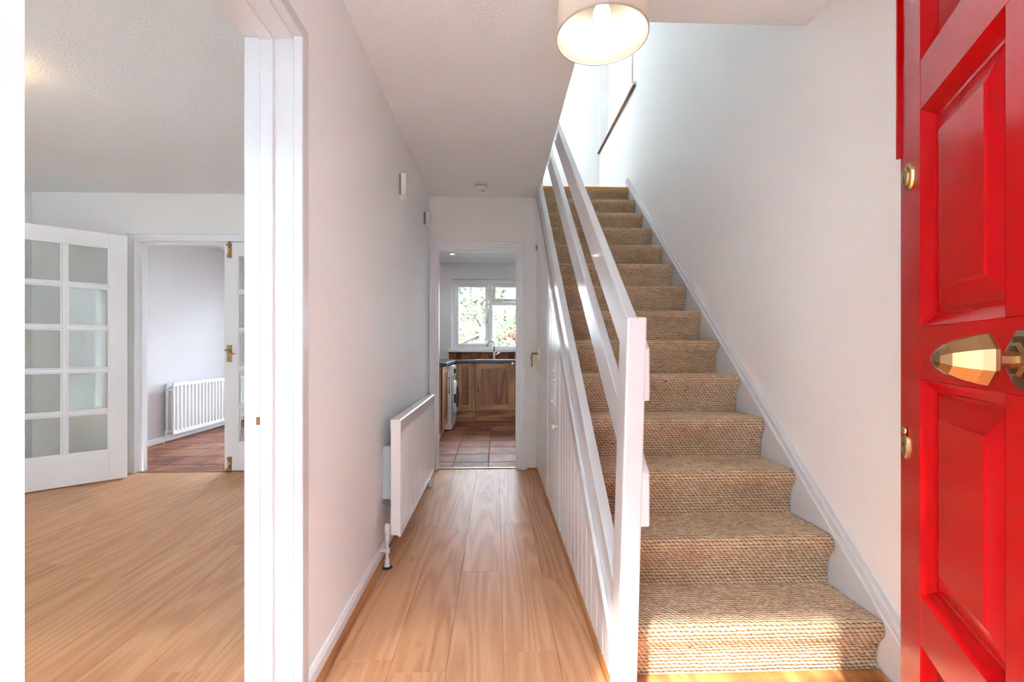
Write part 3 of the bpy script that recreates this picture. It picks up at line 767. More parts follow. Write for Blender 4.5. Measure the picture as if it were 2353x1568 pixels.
# local x runs to -X, room side is y = T
def bolt(zc_, up):
    y = T2; x = 0.757 - 0.045
    b = obj('slide_bolt', MB().box(x - 0.02, x + 0.014, y, y + 0.004, zc_ - 0.065, zc_ + 0.065, 0.001), M['brass'], e2)
    obj('bolt_rod', MB().tube([(x - 0.003, y + 0.009, zc_ - 0.075 if not up else zc_ - 0.05), (x - 0.003, y + 0.009, zc_ + 0.05 if not up else zc_ + 0.078)], 0.006, 10), M['brass'], b)
    for dz in (-0.05, 0.05): obj('bolt_keeper', MB().box(x - 0.022, x + 0.016, y + 0.003, y + 0.018, zc_ + dz - 0.012, zc_ + dz + 0.012, 0.003), M['brass_d'], b)
    zk_ = zc_ + (0.045 if up else -0.045)
    obj('bolt_knob', MB().lathe([(0, 0.018), (0.008, 0.016), (0.010, 0.010), (0.006, 0.004), (0.004, 0)], 12, Matrix.Translation((x + 0.012, y + 0.012, zk_)) @ Matrix.Rotation(R(-90), 4, 'X')), M['brass'], b)
bolt(1.955, True); bolt(0.06, False)
hp = obj('handle_plate', MB().box(0.757 - 0.068, 0.757 - 0.022, T2, T2 + 0.004, 0.965, 1.115, 0.0015), M['brass'], e2)
obj('lever', MB().tube([(0.757 - 0.045, T2 + 0.002, 1.07), (0.757 - 0.045, T2 + 0.04, 1.07)], 0.008, 12)
    .tube([(0.757 - 0.03, T2 + 0.042, 1.072), (0.757 - 0.05, T2 + 0.044, 1.068), (0.757 - 0.08, T2 + 0.044, 1.045), (0.757 - 0.105, T2 + 0.044, 1.036), (0.757 - 0.12, T2 + 0.044, 1.038)], [0.008, 0.008, 0.006, 0.005, 0.004], 10), M['brass_d'], hp)
obj('keyhole', MB().box(0.757 - 0.048, 0.757 - 0.042, T2 + 0.0035, T2 + 0.0045, 0.992, 1.01), M['dark'], hp)
for dx in (-0.058, -0.032):
    for z in (0.973, 1.107): obj('screw', MB().lathe([(0, 0.002), (0.003, 0.0015), (0.004, 0)], 8, Matrix.Translation((0.757 + dx, T2 + 0.004, z)) @ Matrix.Rotation(R(-90), 4, 'X')), M['brass_d'], hp)

# kitchen door leaf, swung back into the kitchen behind the right jamb
kd = empty('kitchen_door', (0.232, 4.235, 0.01), 'white kitchen door folded back behind its right jamb with chrome lever', 'door', rz=R(90), local=True)
obj('door_leaf', MB().box(0, 0.70, -0.035, 0.0, 0, 1.975, 0.002), M['white_lifted'], kd)
kp = obj('handle_plate', MB().box(0.63, 0.67, 0.0, 0.006, 0.84, 0.99, 0.002), M['chrome'], kd)
obj('lever', MB().tube([(0.65, 0.004, 0.925), (0.65, 0.05, 0.925), (0.64, 0.058, 0.925), (0.56, 0.058, 0.92)], 0.009, 10), M['chrome'], kp)

# ------------------------------------------------------------------ radiators (face in a Y-Z plane)
def rad_face(name, x, y0, y1, z0, z1, pitch, depth, parent, sgn=1, slot=True):
    n = int(round((y1 - y0) / pitch)); pitch = (y1 - y0) / n
    ys = np.linspace(y0, y1, n * 8 + 1)
    zs = np.r_[z0, z0 + 0.02, z0 + 0.03, z0 + 0.036, z0 + 0.042, z0 + 0.05, z0 + 0.06, np.linspace(z0 + 0.09, z1 - 0.09, 4), z1 - 0.06, z1 - 0.05, z1 - 0.042, z1 - 0.036, z1 - 0.03, z1 - 0.02, z1]
    ph = ((ys - y0) / pitch) % 1.0
    w = np.clip((0.27 - np.abs(ph - 0.5)) / 0.10, 0, 1); w = w * w * (3 - 2 * w)
    Zg, W = np.meshgrid(zs, w, indexing='ij'); _, Yg = np.meshgrid(zs, ys, indexing='ij'); _, Pg = np.meshgrid(zs, ph, indexing='ij')
    endf = np.clip((np.minimum(Zg - z0, z1 - Zg) - 0.028 - 0.03 * np.abs(Pg - 0.5) ** 2 * 8 * 0.5) / 0.014, 0, 1)
    Xg = x - sgn * depth * W * endf
    v = np.stack([Xg, Yg, Zg], -1).reshape(-1, 3); m, q = Xg.shape; idx = np.arange(m * q).reshape(m, q)
    f = np.stack([idx[:-1, :-1], idx[:-1, 1:], idx[1:, 1:], idx[1:, :-1]], -1).reshape(-1, 4)
    if sgn < 0: f = f[:, ::-1]
    return npobj(name, v, f, M['rad'], parent, True)
def valve(name, x, y, ztop, zbot, parent, sy):
    lz = [(0, ztop), (0.011, ztop - 0.004), (0.014, ztop - 0.02), (0.013, ztop - 0.05), (0.009, ztop - 0.055), (0.012, ztop - 0.062), (0.012, ztop - 0.085), (0.0085, ztop - 0.09), (0.0085, zbot + 0.045), (0.013, zbot + 0.04), (0.013, zbot + 0.015), (0.016, zbot + 0.01), (0.016, zbot)]
    o = obj(name, MB().lathe(lz, 14, Matrix.Translation((x, y, 0))), M['white_dimmed'], parent)
    obj('union', MB().tube([(x, y, ztop - 0.06), (x, y + sy * 0.02, ztop - 0.06), (x, y + sy * 0.05, ztop - 0.06)], [0.012, 0.013, 0.011], 10), M['white_dimmed'], o)
    return o
hr = empty('radiator', (XL, 2.95, 0), 'white ribbed panel radiator low on the left hall wall', 'radiator')
ry0, ry1, rz0, rz1, rx = 2.335, 3.60, 0.145, 0.735, -0.487
rad_face('front_panel', rx, ry0 + 0.012, ry1 - 0.012, rz0, rz1 - 0.035, 0.0405, 0.022, hr)
obj('back_panel', MB().box(rx - 0.035, rx - 0.016, ry0 + 0.01, ry1 - 0.01, rz0 + 0.01, rz1 - 0.04, 0.004), M['rad'], hr)
obj('top_cover', MB().prism([(rx - 0.05, rz1), (rx - 0.004, rz1), (rx + 0.002, rz1 - 0.006), (rx + 0.002, rz1 - 0.037), (rx - 0.05, rz1 - 0.037)], 'Y', ry0, ry1, 0.0015), M['rad'], hr)
obj('bottom_seam', MB().box(rx - 0.016, rx + 0.001, ry0 + 0.01, ry1 - 0.01, rz0 - 0.012, rz0 + 0.002, 0.003), M['rad'], hr)
for y in (ry0, ry1 - 0.014): obj('side_cover', MB().box(rx - 0.05, rx + 0.0015, y, y + 0.014, rz0, rz1 - 0.037, 0.003), M['rad'], hr)
for y in (ry0 + 0.09, ry1 - 0.15): obj('wall_bracket', MB().box(XL + 0.0008, rx - 0.034, y, y + 0.035, 0.30, 0.58, 0.002), M['teal'], hr, label='grey green wall bracket')
v1 = valve('valve', -0.545, ry0 - 0.035, 0.222, 0.0, hr, 1)
obj('elbow', MB().tube([(-0.545, ry0 - 0.03, 0.19), (-0.545, ry0 + 0.0, 0.19), (-0.53, ry0 + 0.02, 0.185)], 0.012, 10), M['white_dimmed'], v1)
obj('tee_pipe', MB().tube([(-0.545, ry0 - 0.035, 0.085), (-0.585, ry0 - 0.045, 0.09)], 0.0085, 10).lathe([(0.014, -0.012), (0.014, 0.012)], 12, Matrix.Translation((-0.545, ry0 - 0.035, 0.085))), M['white_dimmed'], v1)
obj('floor_collar', MB().lathe([(0.018, 0.008), (0.024, 0.006), (0.026, 0.0)], 14, Matrix.Translation((-0.545, ry0 - 0.035, 0.0))), M['rubber'], v1)
valve('valve', -0.525, ry1 + 0.02, 0.20, 0.0, hr, -1)

dr = empty('radiator', (XDIN, 6.2, 0), 'white double panel radiator on the grey dining wall', 'radiator')
ry0, ry1, rz0, rz1, rx = 5.43, 6.97, 0.095, 0.685, -3.745
rad_face('front_panel', rx, ry0, ry1, rz0, rz1, 0.066, 0.014, dr)
obj('back_panel', MB().box(rx - 0.10, rx - 0.075, ry0, ry1, rz0, rz1, 0.006), M['rad'], dr)
for a_ in (ry0 - 0.004, ry1 - 0.012): obj('panel_edge', MB().box(rx - 0.022, rx - 0.0002, a_, a_ + 0.016, rz0, rz1, 0.004), M['rad'], dr)
obj('front_seam', MB().box(rx - 0.02, rx + 0.001, ry0, ry1, rz1 - 0.004, rz1 + 0.004, 0.002).box(rx - 0.02, rx + 0.001, ry0, ry1, rz0 - 0.004, rz0 + 0.004, 0.002), M['rad'], dr)
obj('convector_fins', MB().box(rx - 0.073, rx - 0.024, ry0 + 0.05, ry1 - 0.05, rz0 + 0.05, rz1 - 0.04), M['rad'], dr)
for z in (rz0 + 0.03, rz1 - 0.075): obj('cross_pipe', MB().tube([(rx - 0.09, ry0 + 0.01, z), (rx - 0.012, ry0 + 0.01, z)], 0.014, 10), M['rad'], dr)
v2 = obj('valve', MB().tube([(rx - 0.05, ry0 + 0.02, rz0 + 0.02), (rx - 0.06, ry0 - 0.045, rz0 + 0.02)], 0.011, 10).lathe([(0, 0.03), (0.014, 0.028), (0.016, 0.0), (0.010, -0.03), (0, -0.031)], 12, Matrix.Translation((rx - 0.06, ry0 - 0.045, rz0 + 0.02))), M['plastic'], dr)
obj('feed_pipe', MB().tube([(rx - 0.06, ry0 - 0.045, rz0), (rx - 0.065, ry0 - 0.055, 0.04), (rx - 0.072, ry0 - 0.07, 0.0)], 0.0075, 8), M['plastic'], v2)
v3 = obj('valve', MB().tube([(rx - 0.05, ry1 - 0.02, rz0 + 0.02), (rx - 0.06, ry1 + 0.045, rz0 + 0.02)], 0.011, 10), M['plastic'], dr)
obj('feed_pipe', MB().tube([(rx - 0.06, ry1 + 0.04, rz0 + 0.02), (rx - 0.06, ry1 + 0.045, 0.0)], 0.009, 8), M['plastic'], v3)

# ------------------------------------------------------------------ small fittings in the hall
ch = empty('door_chime', (XL, 2.86, 2.04), 'slim white door chime box on the left hall wall', 'chime')
obj('chime_cover', MB().box(XL + 0.012, XL + 0.043, 2.835, 2.905, 2.05, 2.185, 0.004), M['plastic'], ch)
obj('back_plate', MB().box(XL, XL + 0.013, 2.838, 2.902, 2.045, 2.18, 0.002), M['grey'], ch)
obj('bottom_lip', MB().prism([(XL, 2.05), (XL + 0.04, 2.05), (XL + 0.01, 2.03), (XL, 2.03)], 'Y', 2.838, 2.902), M['plastic'], ch)
ps = empty('motion_sensor', (XL, 3.83, 2.14), 'small white motion sensor high in the hall corner', 'sensor')
obj('sensor_body', MB().box(XL + 0.014, XL + 0.052, 3.80, 3.865, 2.14, 2.24, 0.010, 2), M['plastic'], ps)
obj('back_plate', MB().box(XL, XL + 0.016, 3.806, 3.859, 2.145, 2.232, 0.002), M['grey'], ps)
obj('lens', MB().prism([(XL + 0.015, 2.145), (XL + 0.045, 2.145), (XL + 0.03, 2.118), (XL + 0.015, 2.118)], 'Y', 3.815, 3.85), M['plastic'], ps)
sa = empty('smoke_alarm', (-0.128, 3.82, CEIL), 'round white smoke alarm on the hall ceiling', 'smoke alarm')
T4 = Matrix.Translation((-0.128, 3.82, CEIL)) @ Matrix.Rotation(math.pi, 4, 'X')
obj('base_ring', MB().lathe([(0.06, 0.0), (0.061, 0.010), (0.058, 0.013)], 32, T4), M['plastic'], sa)
obj('vent_gap', MB().lathe([(0.052, 0.012), (0.052, 0.020)], 32, T4), M['grey'], sa)
obj('cap', MB().lathe([(0.059, 0.019), (0.060, 0.028), (0.054, 0.038), (0.02, 0.042), (0, 0.042)], 32, T4), M['plastic'], sa)
obj('test_button', MB().lathe([(0.009, 0.0415), (0.008, 0.0445), (0, 0.0448)], 14, T4 @ Matrix.Translation((0.02, -0.02, 0))), M['grey'], sa)

# pendant lamp
LX, LY, LZ = 0.357, 1.525, 2.15
lp = empty('pendant_lamp', (LX, LY, LZ), 'ivory fabric drum pendant lamp with a lit bulb', 'lamp')
n = 64; sh = MB(); lo = []
for r_, z in ((0.152, 0.0), (0.143, 0.21), (0.1415, 0.21), (0.1505, 0.0)): lo.append([(LX + r_ * math.cos(2 * math.pi * i / n), LY + r_ * math.sin(2 * math.pi * i / n), LZ + z) for i in range(n)])
sh.rings(lo + [lo[0]])
for f in sh.bm.faces: f.smooth = True
bmesh.ops.remove_doubles(sh.bm, verts=sh.bm.verts, dist=1e-6)
shade = obj('lamp_shade', sh, M['shade'], lp)
obj('rim_tape', MB().rings([[(LX + r_ * math.cos(2 * math.pi * i / n), LY + r_ * math.sin(2 * math.pi * i / n), LZ + z) for i in range(n)] for r_, z in ((0.1502, 0.004), (0.1502, -0.002), (0.1535, -0.002), (0.1535, 0.004), (0.1502, 0.004))]), paint('beige_rim_tape', (0.60, 0.52, 0.42, 1), 0.8), shade)
Tb = Matrix.Translation((LX, LY, 2.19))
bprof = [(0, 0.0), (0.012, 0.002), (0.022, 0.009), (0.028, 0.020), (0.030, 0.032), (0.028, 0.046), (0.022, 0.060), (0.016, 0.072), (0.0135, 0.085)]
obj('bulb', MB().lathe(bprof, 24, Tb), emit('lit_bulb', (1.0, 0.95, 0.84, 1), 9.0), lp)
obj('lamp_holder', MB().lathe([(0.015, 0.082), (0.019, 0.085), (0.019, 0.13), (0.012, 0.14), (0.006, 0.145)], 18, Tb), M['plastic'], lp)
obj('shade_ring', MB().tube([(LX - 0.147, LY, 2.315), (LX + 0.147, LY, 2.315)], 0.0025, 8).tube([(LX, LY - 0.147, 2.315), (LX, LY + 0.147, 2.315)], 0.0025, 8), M['plastic'], lp)
obj('flex', MB().tube([(LX, LY, 2.33), (LX, LY, 2.45)], 0.0035, 8), M['plastic'], lp)
obj('ceiling_rose', MB().lathe([(0.0, 0.03), (0.012, 0.03), (0.03, 0.02), (0.045, 0.004), (0.046, 0)], 24, Matrix.Translation((LX, LY, CEIL)) @ Matrix.Rotation(math.pi, 4, 'X')), M['plastic'], lp)

# living room ceiling lamp (mostly out of view to the left)
cl = empty('ceiling_lamp', (-2.43, 2.2, 2.3), 'small warm glass ceiling lamp in the living room', 'lamp')
Tc = Matrix.Translation((-2.43, 2.2, CEIL)) @ Matrix.Rotation(math.pi, 4, 'X')
obj('base_plate', MB().lathe([(0.07, 0), (0.07, 0.012), (0.05, 0.02), (0.012, 0.022), (0.012, 0.05)], 24, Tc), M['brass'], cl)
obj('glass_bowl', MB().lathe([(0.05, 0.045), (0.07, 0.06), (0.08, 0.09), (0.07, 0.125), (0.04, 0.145), (0, 0.15)], 24, Tc), emit('warm_lamp_glass', (1.0, 0.72, 0.42, 1), 3.0), cl)

ll = empty('landing_fill', (0.35, 4.95, UP), 'unseen white globe added to brighten the upstairs landing', 'lamp')  # globe added out of view to light up the landing
obj('globe', MB().lathe([(0, -0.11)] + [(0.11 * math.sin(a), -0.11 * math.cos(a)) for a in np.linspace(0.2, 2.9, 14)], 28, Matrix.Translation((0.35, 4.95, 4.45))), emit('fill_globe', (1.0, 0.96, 0.86, 1), 3.5), ll)
obj('flex', MB().tube([(0.35, 4.95, 4.55), (0.35, 4.95, UP - 0.02)], 0.004, 8), M['plastic'], ll)
obj('ceiling_rose', MB().lathe([(0.0, 0.03), (0.03, 0.02), (0.046, 0)], 20, Matrix.Translation((0.35, 4.95, UP)) @ Matrix.Rotation(math.pi, 4, 'X')), M['plastic'], ll)

# ------------------------------------------------------------------ landing window in the right wall
def window_landing():
    e = empty('window_1', (XR + 0.12, 4.97, 3.575), 'white landing window set deep beside the stairs', 'window', kind='structure')
    y0, y1, z0, z1, x0, x1 = 4.25, 5.69, 3.60, 4.74, XR + 0.10, XR + 0.165
    fw = 0.06
    obj('frame', MB().box(x0, x1, y0, y0 + fw, z0, z1, 0.003), M['upvc'], e)
    obj('frame', MB().box(x0, x1, y1 - fw, y1, z0, z1, 0.003), M['upvc'], e)
    obj('frame', MB().box(x0, x1, y0 + fw, y1 - fw, z0, z0 + fw, 0.003), M['upvc'], e)
    obj('frame', MB().box(x0, x1, y0 + fw, y1 - fw, z1 - fw, z1, 0.003), M['upvc'], e)
    ym = 4.62
    obj('mullion', MB().box(x0, x1, ym - 0.035, ym + 0.035, z0 + fw, z1 - fw, 0.003), M['upvc'], e)
    zt = 4.19
    obj('transom', MB().box(x0, x1, ym + 0.035, y1 - fw, zt - 0.035, zt + 0.035, 0.003), M['upvc'], e)
    def sash(a, b, c, d, handle=None):
        s_ = empty_part = MB()
        w = 0.05
        s_.box(x0 - 0.014, x0 + 0.03, a, a + w, c, d, 0.003).box(x0 - 0.014, x0 + 0.03, b - w, b, c, d, 0.003)
        s_.box(x0 - 0.0138, x0 + 0.0298, a + w, b - w, c, c + w, 0.003).box(x0 - 0.0138, x0 + 0.0298, a + w, b - w, d - w, d, 0.003)
        so = obj('sash', s_, M['upvc'], e)
        obj('gasket', MB().box(x0 + 0.0, x0 + 0.01, a - 0.006, a, c, d).box(x0 + 0.0, x0 + 0.01, b, b + 0.006, c, d).box(x0 + 0.0, x0 + 0.01, a, b, d, d + 0.006), M['grey'], so)
        obj('glass_pane', MB().box(x0 + 0.006, x0 + 0.012, a + w - 0.004, b - w + 0.004, c + w - 0.004, d - w + 0.004), M['winglass'], so)
        if handle:
            obj('window_handle', MB().box(x0 - 0.03, x0 - 0.013, handle[0] - 0.012, handle[0] + 0.012, handle[1] - 0.03, handle[1] + 0.03, 0.004).tube([(x0 - 0.03, handle[0], handle[1]), (x0 - 0.04, handle[0] + 0.02, handle[1]), (x0 - 0.04, handle[0] + 0.1, handle[1] - 0.01)], 0.007, 8), M['upvc'], so)
    sash(ym + 0.042, y1 - fw - 0.006, z0 + fw + 0.004, zt - 0.041, (4.70, 3.82))
    sash(ym + 0.042, y1 - fw - 0.006, zt + 0.041, z1 - fw - 0.008)
    obj('glass_pane', MB().box(x0 + 0.02, x0 + 0.026, y0 + fw - 0.004, ym - 0.031, z0 + fw - 0.004, z1 - fw + 0.004), M['winglass'], e)
    s2 = obj('window_sill', MB().box(XR - 0.03, x1, 4.22, 5.74, 3.572, 3.600, 0.004), M['white_dimmed'], e)
    obj('sill_edge', MB().box(XR - 0.028, XR - 0.004, 4.225, 5.735, 3.560, 3.572), M['brownedge'], s2, label='bare brown underside of the sill')
window_landing()

# ------------------------------------------------------------------ kitchen window
def window_kitchen():
    e = empty('window_2', (0.14, YK + 0.08, 1.07), 'white kitchen window looking onto the garden', 'window', kind='structure')
    x0, x1, z0, z1 = -0.715, 1.0, 1.085, 2.21
    ya, yb_ = YK + 0.06, YK + 0.125
    fw = 0.062
    obj('frame', MB().box(x0, x0 + fw, ya, yb_, z0, z1, 0.003), M['upvc'], e)
    obj('frame', MB().box(x1 - fw, x1, ya, yb_, z0, z1, 0.003), M['upvc'], e)
    obj('frame', MB().box(x0 + fw, x1 - fw, ya, yb_, z1 - fw - 0.02, z1, 0.003), M['upvc'], e)
    obj('frame', MB().box(x0 + fw, x1 - fw, ya, yb_, z0, z0 + 0.04, 0.003), M['upvc'], e)
    ma, mb_ = -0.128, -0.058
    obj('mullion', MB().box(ma, mb_, ya, yb_, z0 + 0.04, z1 - fw - 0.02, 0.003), M['upvc'], e)
    mr = 0.50
    obj('mullion', MB().box(mr, mr + 0.07, ya, yb_, z0 + 0.04, z1 - fw - 0.02, 0.003), M['upvc'], e)
    obj('transom', MB().box(mb_, mr, ya, yb_, 1.795, 1.855, 0.003), M['upvc'], e)
    def sash(a, b, c, d, w=0.042):
        s_ = MB().box(a, a + w, ya - 0.014, ya + 0.03, c, d, 0.003).box(b - w, b, ya - 0.014, ya + 0.03, c, d, 0.003)
        s_.box(a + w, b - w, ya - 0.0138, ya + 0.0298, c, c + w, 0.003).box(a + w, b - w, ya - 0.0138, ya + 0.0298, d - w, d, 0.003)
        so = obj('sash', s_, M['upvc'], e)
        obj('gasket', MB().box(a - 0.004, a, ya - 0.001, ya + 0.01, c, d).box(b, b + 0.004, ya - 0.001, ya + 0.01, c, d).box(a, b, ya - 0.001, ya + 0.01, d, d + 0.004).box(a, b, ya - 0.001, ya + 0.01, c - 0.004, c), M['grey'], so)
        obj('glass_pane', MB().box(a + w - 0.004, b - w + 0.004, ya + 0.006, ya + 0.012, c + w - 0.004, d - w + 0.004), M['winglass'], so)
        return so
    s1 = sash(-0.648, -0.133, 1.13, 2.125)
    obj('window_handle', MB().box(-0.152, -0.138, ya - 0.034, ya - 0.013, 1.58, 1.64, 0.003).tube([(-0.145, ya - 0.035, 1.61), (-0.145, ya - 0.045, 1.59), (-0.146, ya - 0.045, 1.50)], 0.006, 8), M['chrome'], s1)
    s2 = sash(-0.052, 0.494, 1.86, 2.125)
    obj('window_handle', MB().box(0.14, 0.17, ya - 0.03, ya - 0.013, 1.868, 1.888, 0.003).tube([(0.15, ya - 0.03, 1.878), (0.16, ya - 0.04, 1.876), (0.26, ya - 0.04, 1.872)], 0.006, 8), M['chrome'], s2)
    obj('glass_pane', MB().box(mb_ - 0.004, mr + 0.004, ya + 0.02, ya + 0.026, z0 + 0.038, 1.797), M['winglass'], e)
    obj('glass_pane', MB().box(mr + 0.066, x1 - fw + 0.004, ya + 0.02, ya + 0.026, z0 + 0.038, z1 - fw - 0.018), M['winglass'], e)
    obj('window_sill', MB().box(-0.775, 1.05, YK - 0.03, ya + 0.01, 1.03, 1.0845, 0.006), M['upvc'], e)
window_kitchen()
def simple_window(name, label, x0, x1, z0, z1, y0, y1, nm):
    e = empty(name, ((x0 + x1) / 2, (y0 + y1) / 2, z0), label, 'window', kind='structure')
    fw = 0.06
    for a, b in ((x0, x0 + fw), (x1 - fw, x1)): obj('frame', MB().box(a, b, y0, y1, z0, z1, 0.003), M['upvc'], e)
    for a, b in ((z0, z0 + fw), (z1 - fw, z1)): obj('frame', MB().box(x0 + fw, x1 - fw, y0, y1, a, b, 0.003), M['upvc'], e)
    ps_ = np.linspace(x0 + fw, x1 - fw, nm + 2)
    for a in ps_[1:-1]: obj('mullion', MB().box(a - 0.03, a + 0.03, y0, y1, z0 + fw, z1 - fw, 0.003), M['upvc'], e)
    ym = (y0 + y1) / 2
    for a, b in zip(ps_, ps_[1:]): obj('glass_pane', MB().box(a + 0.025, b - 0.025, ym - 0.003, ym + 0.003, z0 + fw - 0.004, z1 - fw + 0.004), M['winglass'], e)
simple_window('window_3', 'wide white front window of the living room', -3.85, -0.98, 0.35, 2.35, -0.09, -0.02, 2)
simple_window('window_4', 'white glazed garden doors of the dining area', -3.5, -1.6, 0.0, 2.2, YK + 0.1, YK + 0.17, 1)

# ------------------------------------------------------------------ kitchen furniture
CF, WT = 6.78, 0.92            # cabinet front, worktop top
def shaker(parent, axis, f0, a0, a1, z0, z1, sw, rw, out):
    """frame-and-panel door; axis X: front faces -Y at y=f0; axis Y: front faces +X at x=f0"""
    d = obj('cabinet_door', (MB().box(a0, a1, f0 + 0.008, f0 + 0.018, z0, z1) if axis == 'X' else MB().box(f0 - 0.018, f0 - 0.008, a0, a1, z0, z1)), M['cabp'], parent)
    def b(p, q, u, v, mt, nm):
        if axis == 'X': obj(nm, MB().box(p, q, f0, f0 + 0.02, u, v, 0.0012), mt, d)
        else: obj(nm, MB().box(f0 - 0.02, f0, p, q, u, v, 0.0012), mt, d)
    b(a0, a0 + sw, z0, z1, M['cab'], 'door_stile'); b(a1 - sw, a1, z0, z1, M['cab'], 'door_stile')
    b(a0 + sw, a1 - sw, z0, z0 + rw, M['cabh'], 'door_rail'); b(a0 + sw, a1 - sw, z1 - rw, z1, M['cabh'], 'door_rail')
    return d
def bar_handle(d, axis, f0, a, z0, z1):
    o = 0.03
    if axis == 'X': mb = MB().tube([(a, f0 - o, z0), (a, f0 - o, z1)], 0.006, 10).tube([(a, f0, z0 + 0.02), (a, f0 - o, z0 + 0.02)], 0.005, 8).tube([(a, f0, z1 - 0.02), (a, f0 - o, z1 - 0.02)], 0.005, 8)
    else: mb = MB().tube([(f0 + o, a, z0), (f0 + o, a, z1)], 0.006, 10).tube([(f0, a, z0 + 0.02), (f0 + o, a, z0 + 0.02)], 0.005, 8).tube([(f0, a, z1 - 0.02), (f0 + o, a, z1 - 0.02)], 0.005, 8)
    obj('handle', mb, M['steel'], d)
z0d, z1d = 0.165, 0.872
units = [('narrow corner walnut base cabinet beside the washing machine', -0.60, -0.317, 0.088, None), ('wide walnut sink base cabinet under the kitchen window', -0.313, 0.283, 0.092, -0.262), ('walnut base cabinet right of the sink unit', 0.287, 0.885, 0.092, 0.83)]
for lab, a, b, sw, hx in units:
    e = empty('base_cabinet', ((a + b) / 2, CF + 0.3, 0), lab, 'cabinet', 'base cabinets under the kitchen window')
    obj('carcass', MB().box(a + 0.001, b - 0.001, CF + 0.022, YK - 0.005, 0.15, 0.878), M['cab'], e)
    d = shaker(e, 'X', CF, a + 0.001, b - 0.001, z0d, z1d, sw, 0.088, 1)
    if hx is not None: bar_handle(d, 'X', CF, hx, 0.44, 0.62)
    obj('plinth', MB().box(a, b, CF + 0.045, CF + 0.063, 0.002, 0.15), M['cabh'], e)
lr = empty('base_cabinet', (-0.93, 5.78, 0), 'walnut end cabinet of the left run inside the kitchen doorway', 'cabinet', 'base cabinets under the kitchen window')
FX = -0.64
obj('end_panel', MB().box(-1.25, FX - 0.022, 5.50, 5.519, 0.115, 0.878, 0.001), M['cab'], lr)
obj('carcass', MB().box(-1.25, FX - 0.022, 5.52, 6.06, 0.115, 0.878), M['cab'], lr)
d = shaker(lr, 'Y', FX, 5.502, 6.058, 0.118, 0.872, 0.09, 0.088, 1)
bar_handle(d, 'Y', FX, 6.0, 0.50, 0.72)
for z in (0.3, 0.47, 0.68): obj('peg_hole', MB().lathe([(0.0035, 0.0005), (0, 0.0006)], 8, Matrix.Translation((-0.70, 5.4998, z)) @ Matrix.Rotation(R(90), 4, 'X')), M['dark'], lr)
obj('plinth', MB().box(-1.25, FX - 0.045, 5.505, 6.06, 0.002, 0.115), M['cab'], lr)
obj('tile_upstand', MB().box(-0.80, FX - 0.03, 5.487, 5.497, 0.0, 0.06, 0.001), M['enamel'], lr, label='short white tile upstand')
# worktop (one continuous L)
wt = MB().prism([(-1.255, 5.47), (FX + 0.03, 5.47), (FX + 0.045, 5.485), (FX + 0.045, CF - 0.03), (XR - 0.004, CF - 0.03), (XR - 0.004, YK - 0.002), (-1.255, YK - 0.002)], 'Z', 0.88, WT, 0.004)
wto = obj('worktop', wt, M['worktop'], label='dark blue black L shaped kitchen worktop', category='worktop')
sk = empty('sink', (0.1, 7.05, WT), 'stainless inset sink rim in the dark worktop', 'sink')
obj('sink_rim', MB().box(-0.30, 0.55, 6.86, 6.90, WT, WT + 0.005, 0.001).box(-0.30, 0.55, 7.20, 7.24, WT, WT + 0.005, 0.001).box(-0.30, -0.26, 6.90, 7.20, WT, WT + 0.005, 0.001).box(0.51, 0.55, 6.90, 7.20, WT, WT + 0.005, 0.001), M['steel'], sk)
obj('drainer', MB().box(-0.26, 0.05, 6.90, 7.20, WT, WT + 0.002), M['steel'], sk)
tp = empty('mixer_tap', (-0.03, 7.17, WT), 'tall arched chrome mixer tap behind the sink', 'tap')
tz = WT + 0.005
obj('tap_body', MB().lathe([(0.026, tz), (0.026, tz + 0.012), (0.021, tz + 0.016), (0.020, tz + 0.10), (0.014, tz + 0.115)], 18, Matrix.Translation((-0.03, 7.17, 0))), M['chrome'], tp)
arc = [(-0.03, 7.17, tz + 0.1), (-0.03, 7.17, tz + 0.22)] + [(-0.03 - 0.058 + 0.058 * math.cos(a), 7.17 - 0.012 * (1 - math.cos(a)), tz + 0.22 + 0.07 * math.sin(a)) for a in np.linspace(0.2, math.pi * 0.92, 14)] + [(-0.152, 7.145, tz + 0.20)]
obj('spout', MB().tube(arc, 0.0115, 12), M['chrome'], tp)
obj('tap_lever', MB().tube([(-0.03, 7.17, tz + 0.055), (0.01, 7.165, tz + 0.07), (0.055, 7.15, tz + 0.10)], [0.016, 0.017, 0.012], 10), M['chrome'], tp)
# splashback tiles
for k_ in range(16):
    a = -0.76 + k_ * 0.1055
    obj('wall_tile', MB().box(a + 0.001, a + 0.1035, YK - 0.012, YK - 0.0015, WT + 0.001, 1.029, 0.0015), M['walltile'], bpy.data.objects['wall_kitchen'])
# washing machine
wm = empty('washing_machine', (-0.9, 6.38, 0), 'white front loading washing machine between the kitchen cabinets', 'washing machine')
WX = -0.585
obj('body', MB().box(-1.18, WX - 0.012, 6.075, 6.672, 0.012, 0.86, 0.008), M['enamel'], wm)
obj('front_panel', MB().box(WX - 0.014, WX, 6.08, 6.667, 0.09, 0.70, 0.006), M['midgrey'], wm)  # shade on the front face is put in as grey colour
obj('kick_panel', MB().box(WX - 0.014, WX - 0.002, 6.08, 6.667, 0.02, 0.086, 0.003), M['enamel'], wm)
cp = obj('control_panel', MB().box(WX - 0.014, WX + 0.006, 6.08, 6.667, 0.71, 0.855, 0.006), M['enamel'], wm)
obj('dial', MB().lathe([(0.035, 0), (0.034, 0.022), (0.028, 0.026), (0, 0.026)], 20, Matrix.Translation((WX + 0.005, 6.30, 0.785)) @ Matrix.Rotation(R(90), 4, 'Y')), M['rubber'], cp)
obj('drawer_front', MB().box(WX + 0.004, WX + 0.010, 6.09, 6.22, 0.735, 0.845, 0.002), M['enamel'], cp)
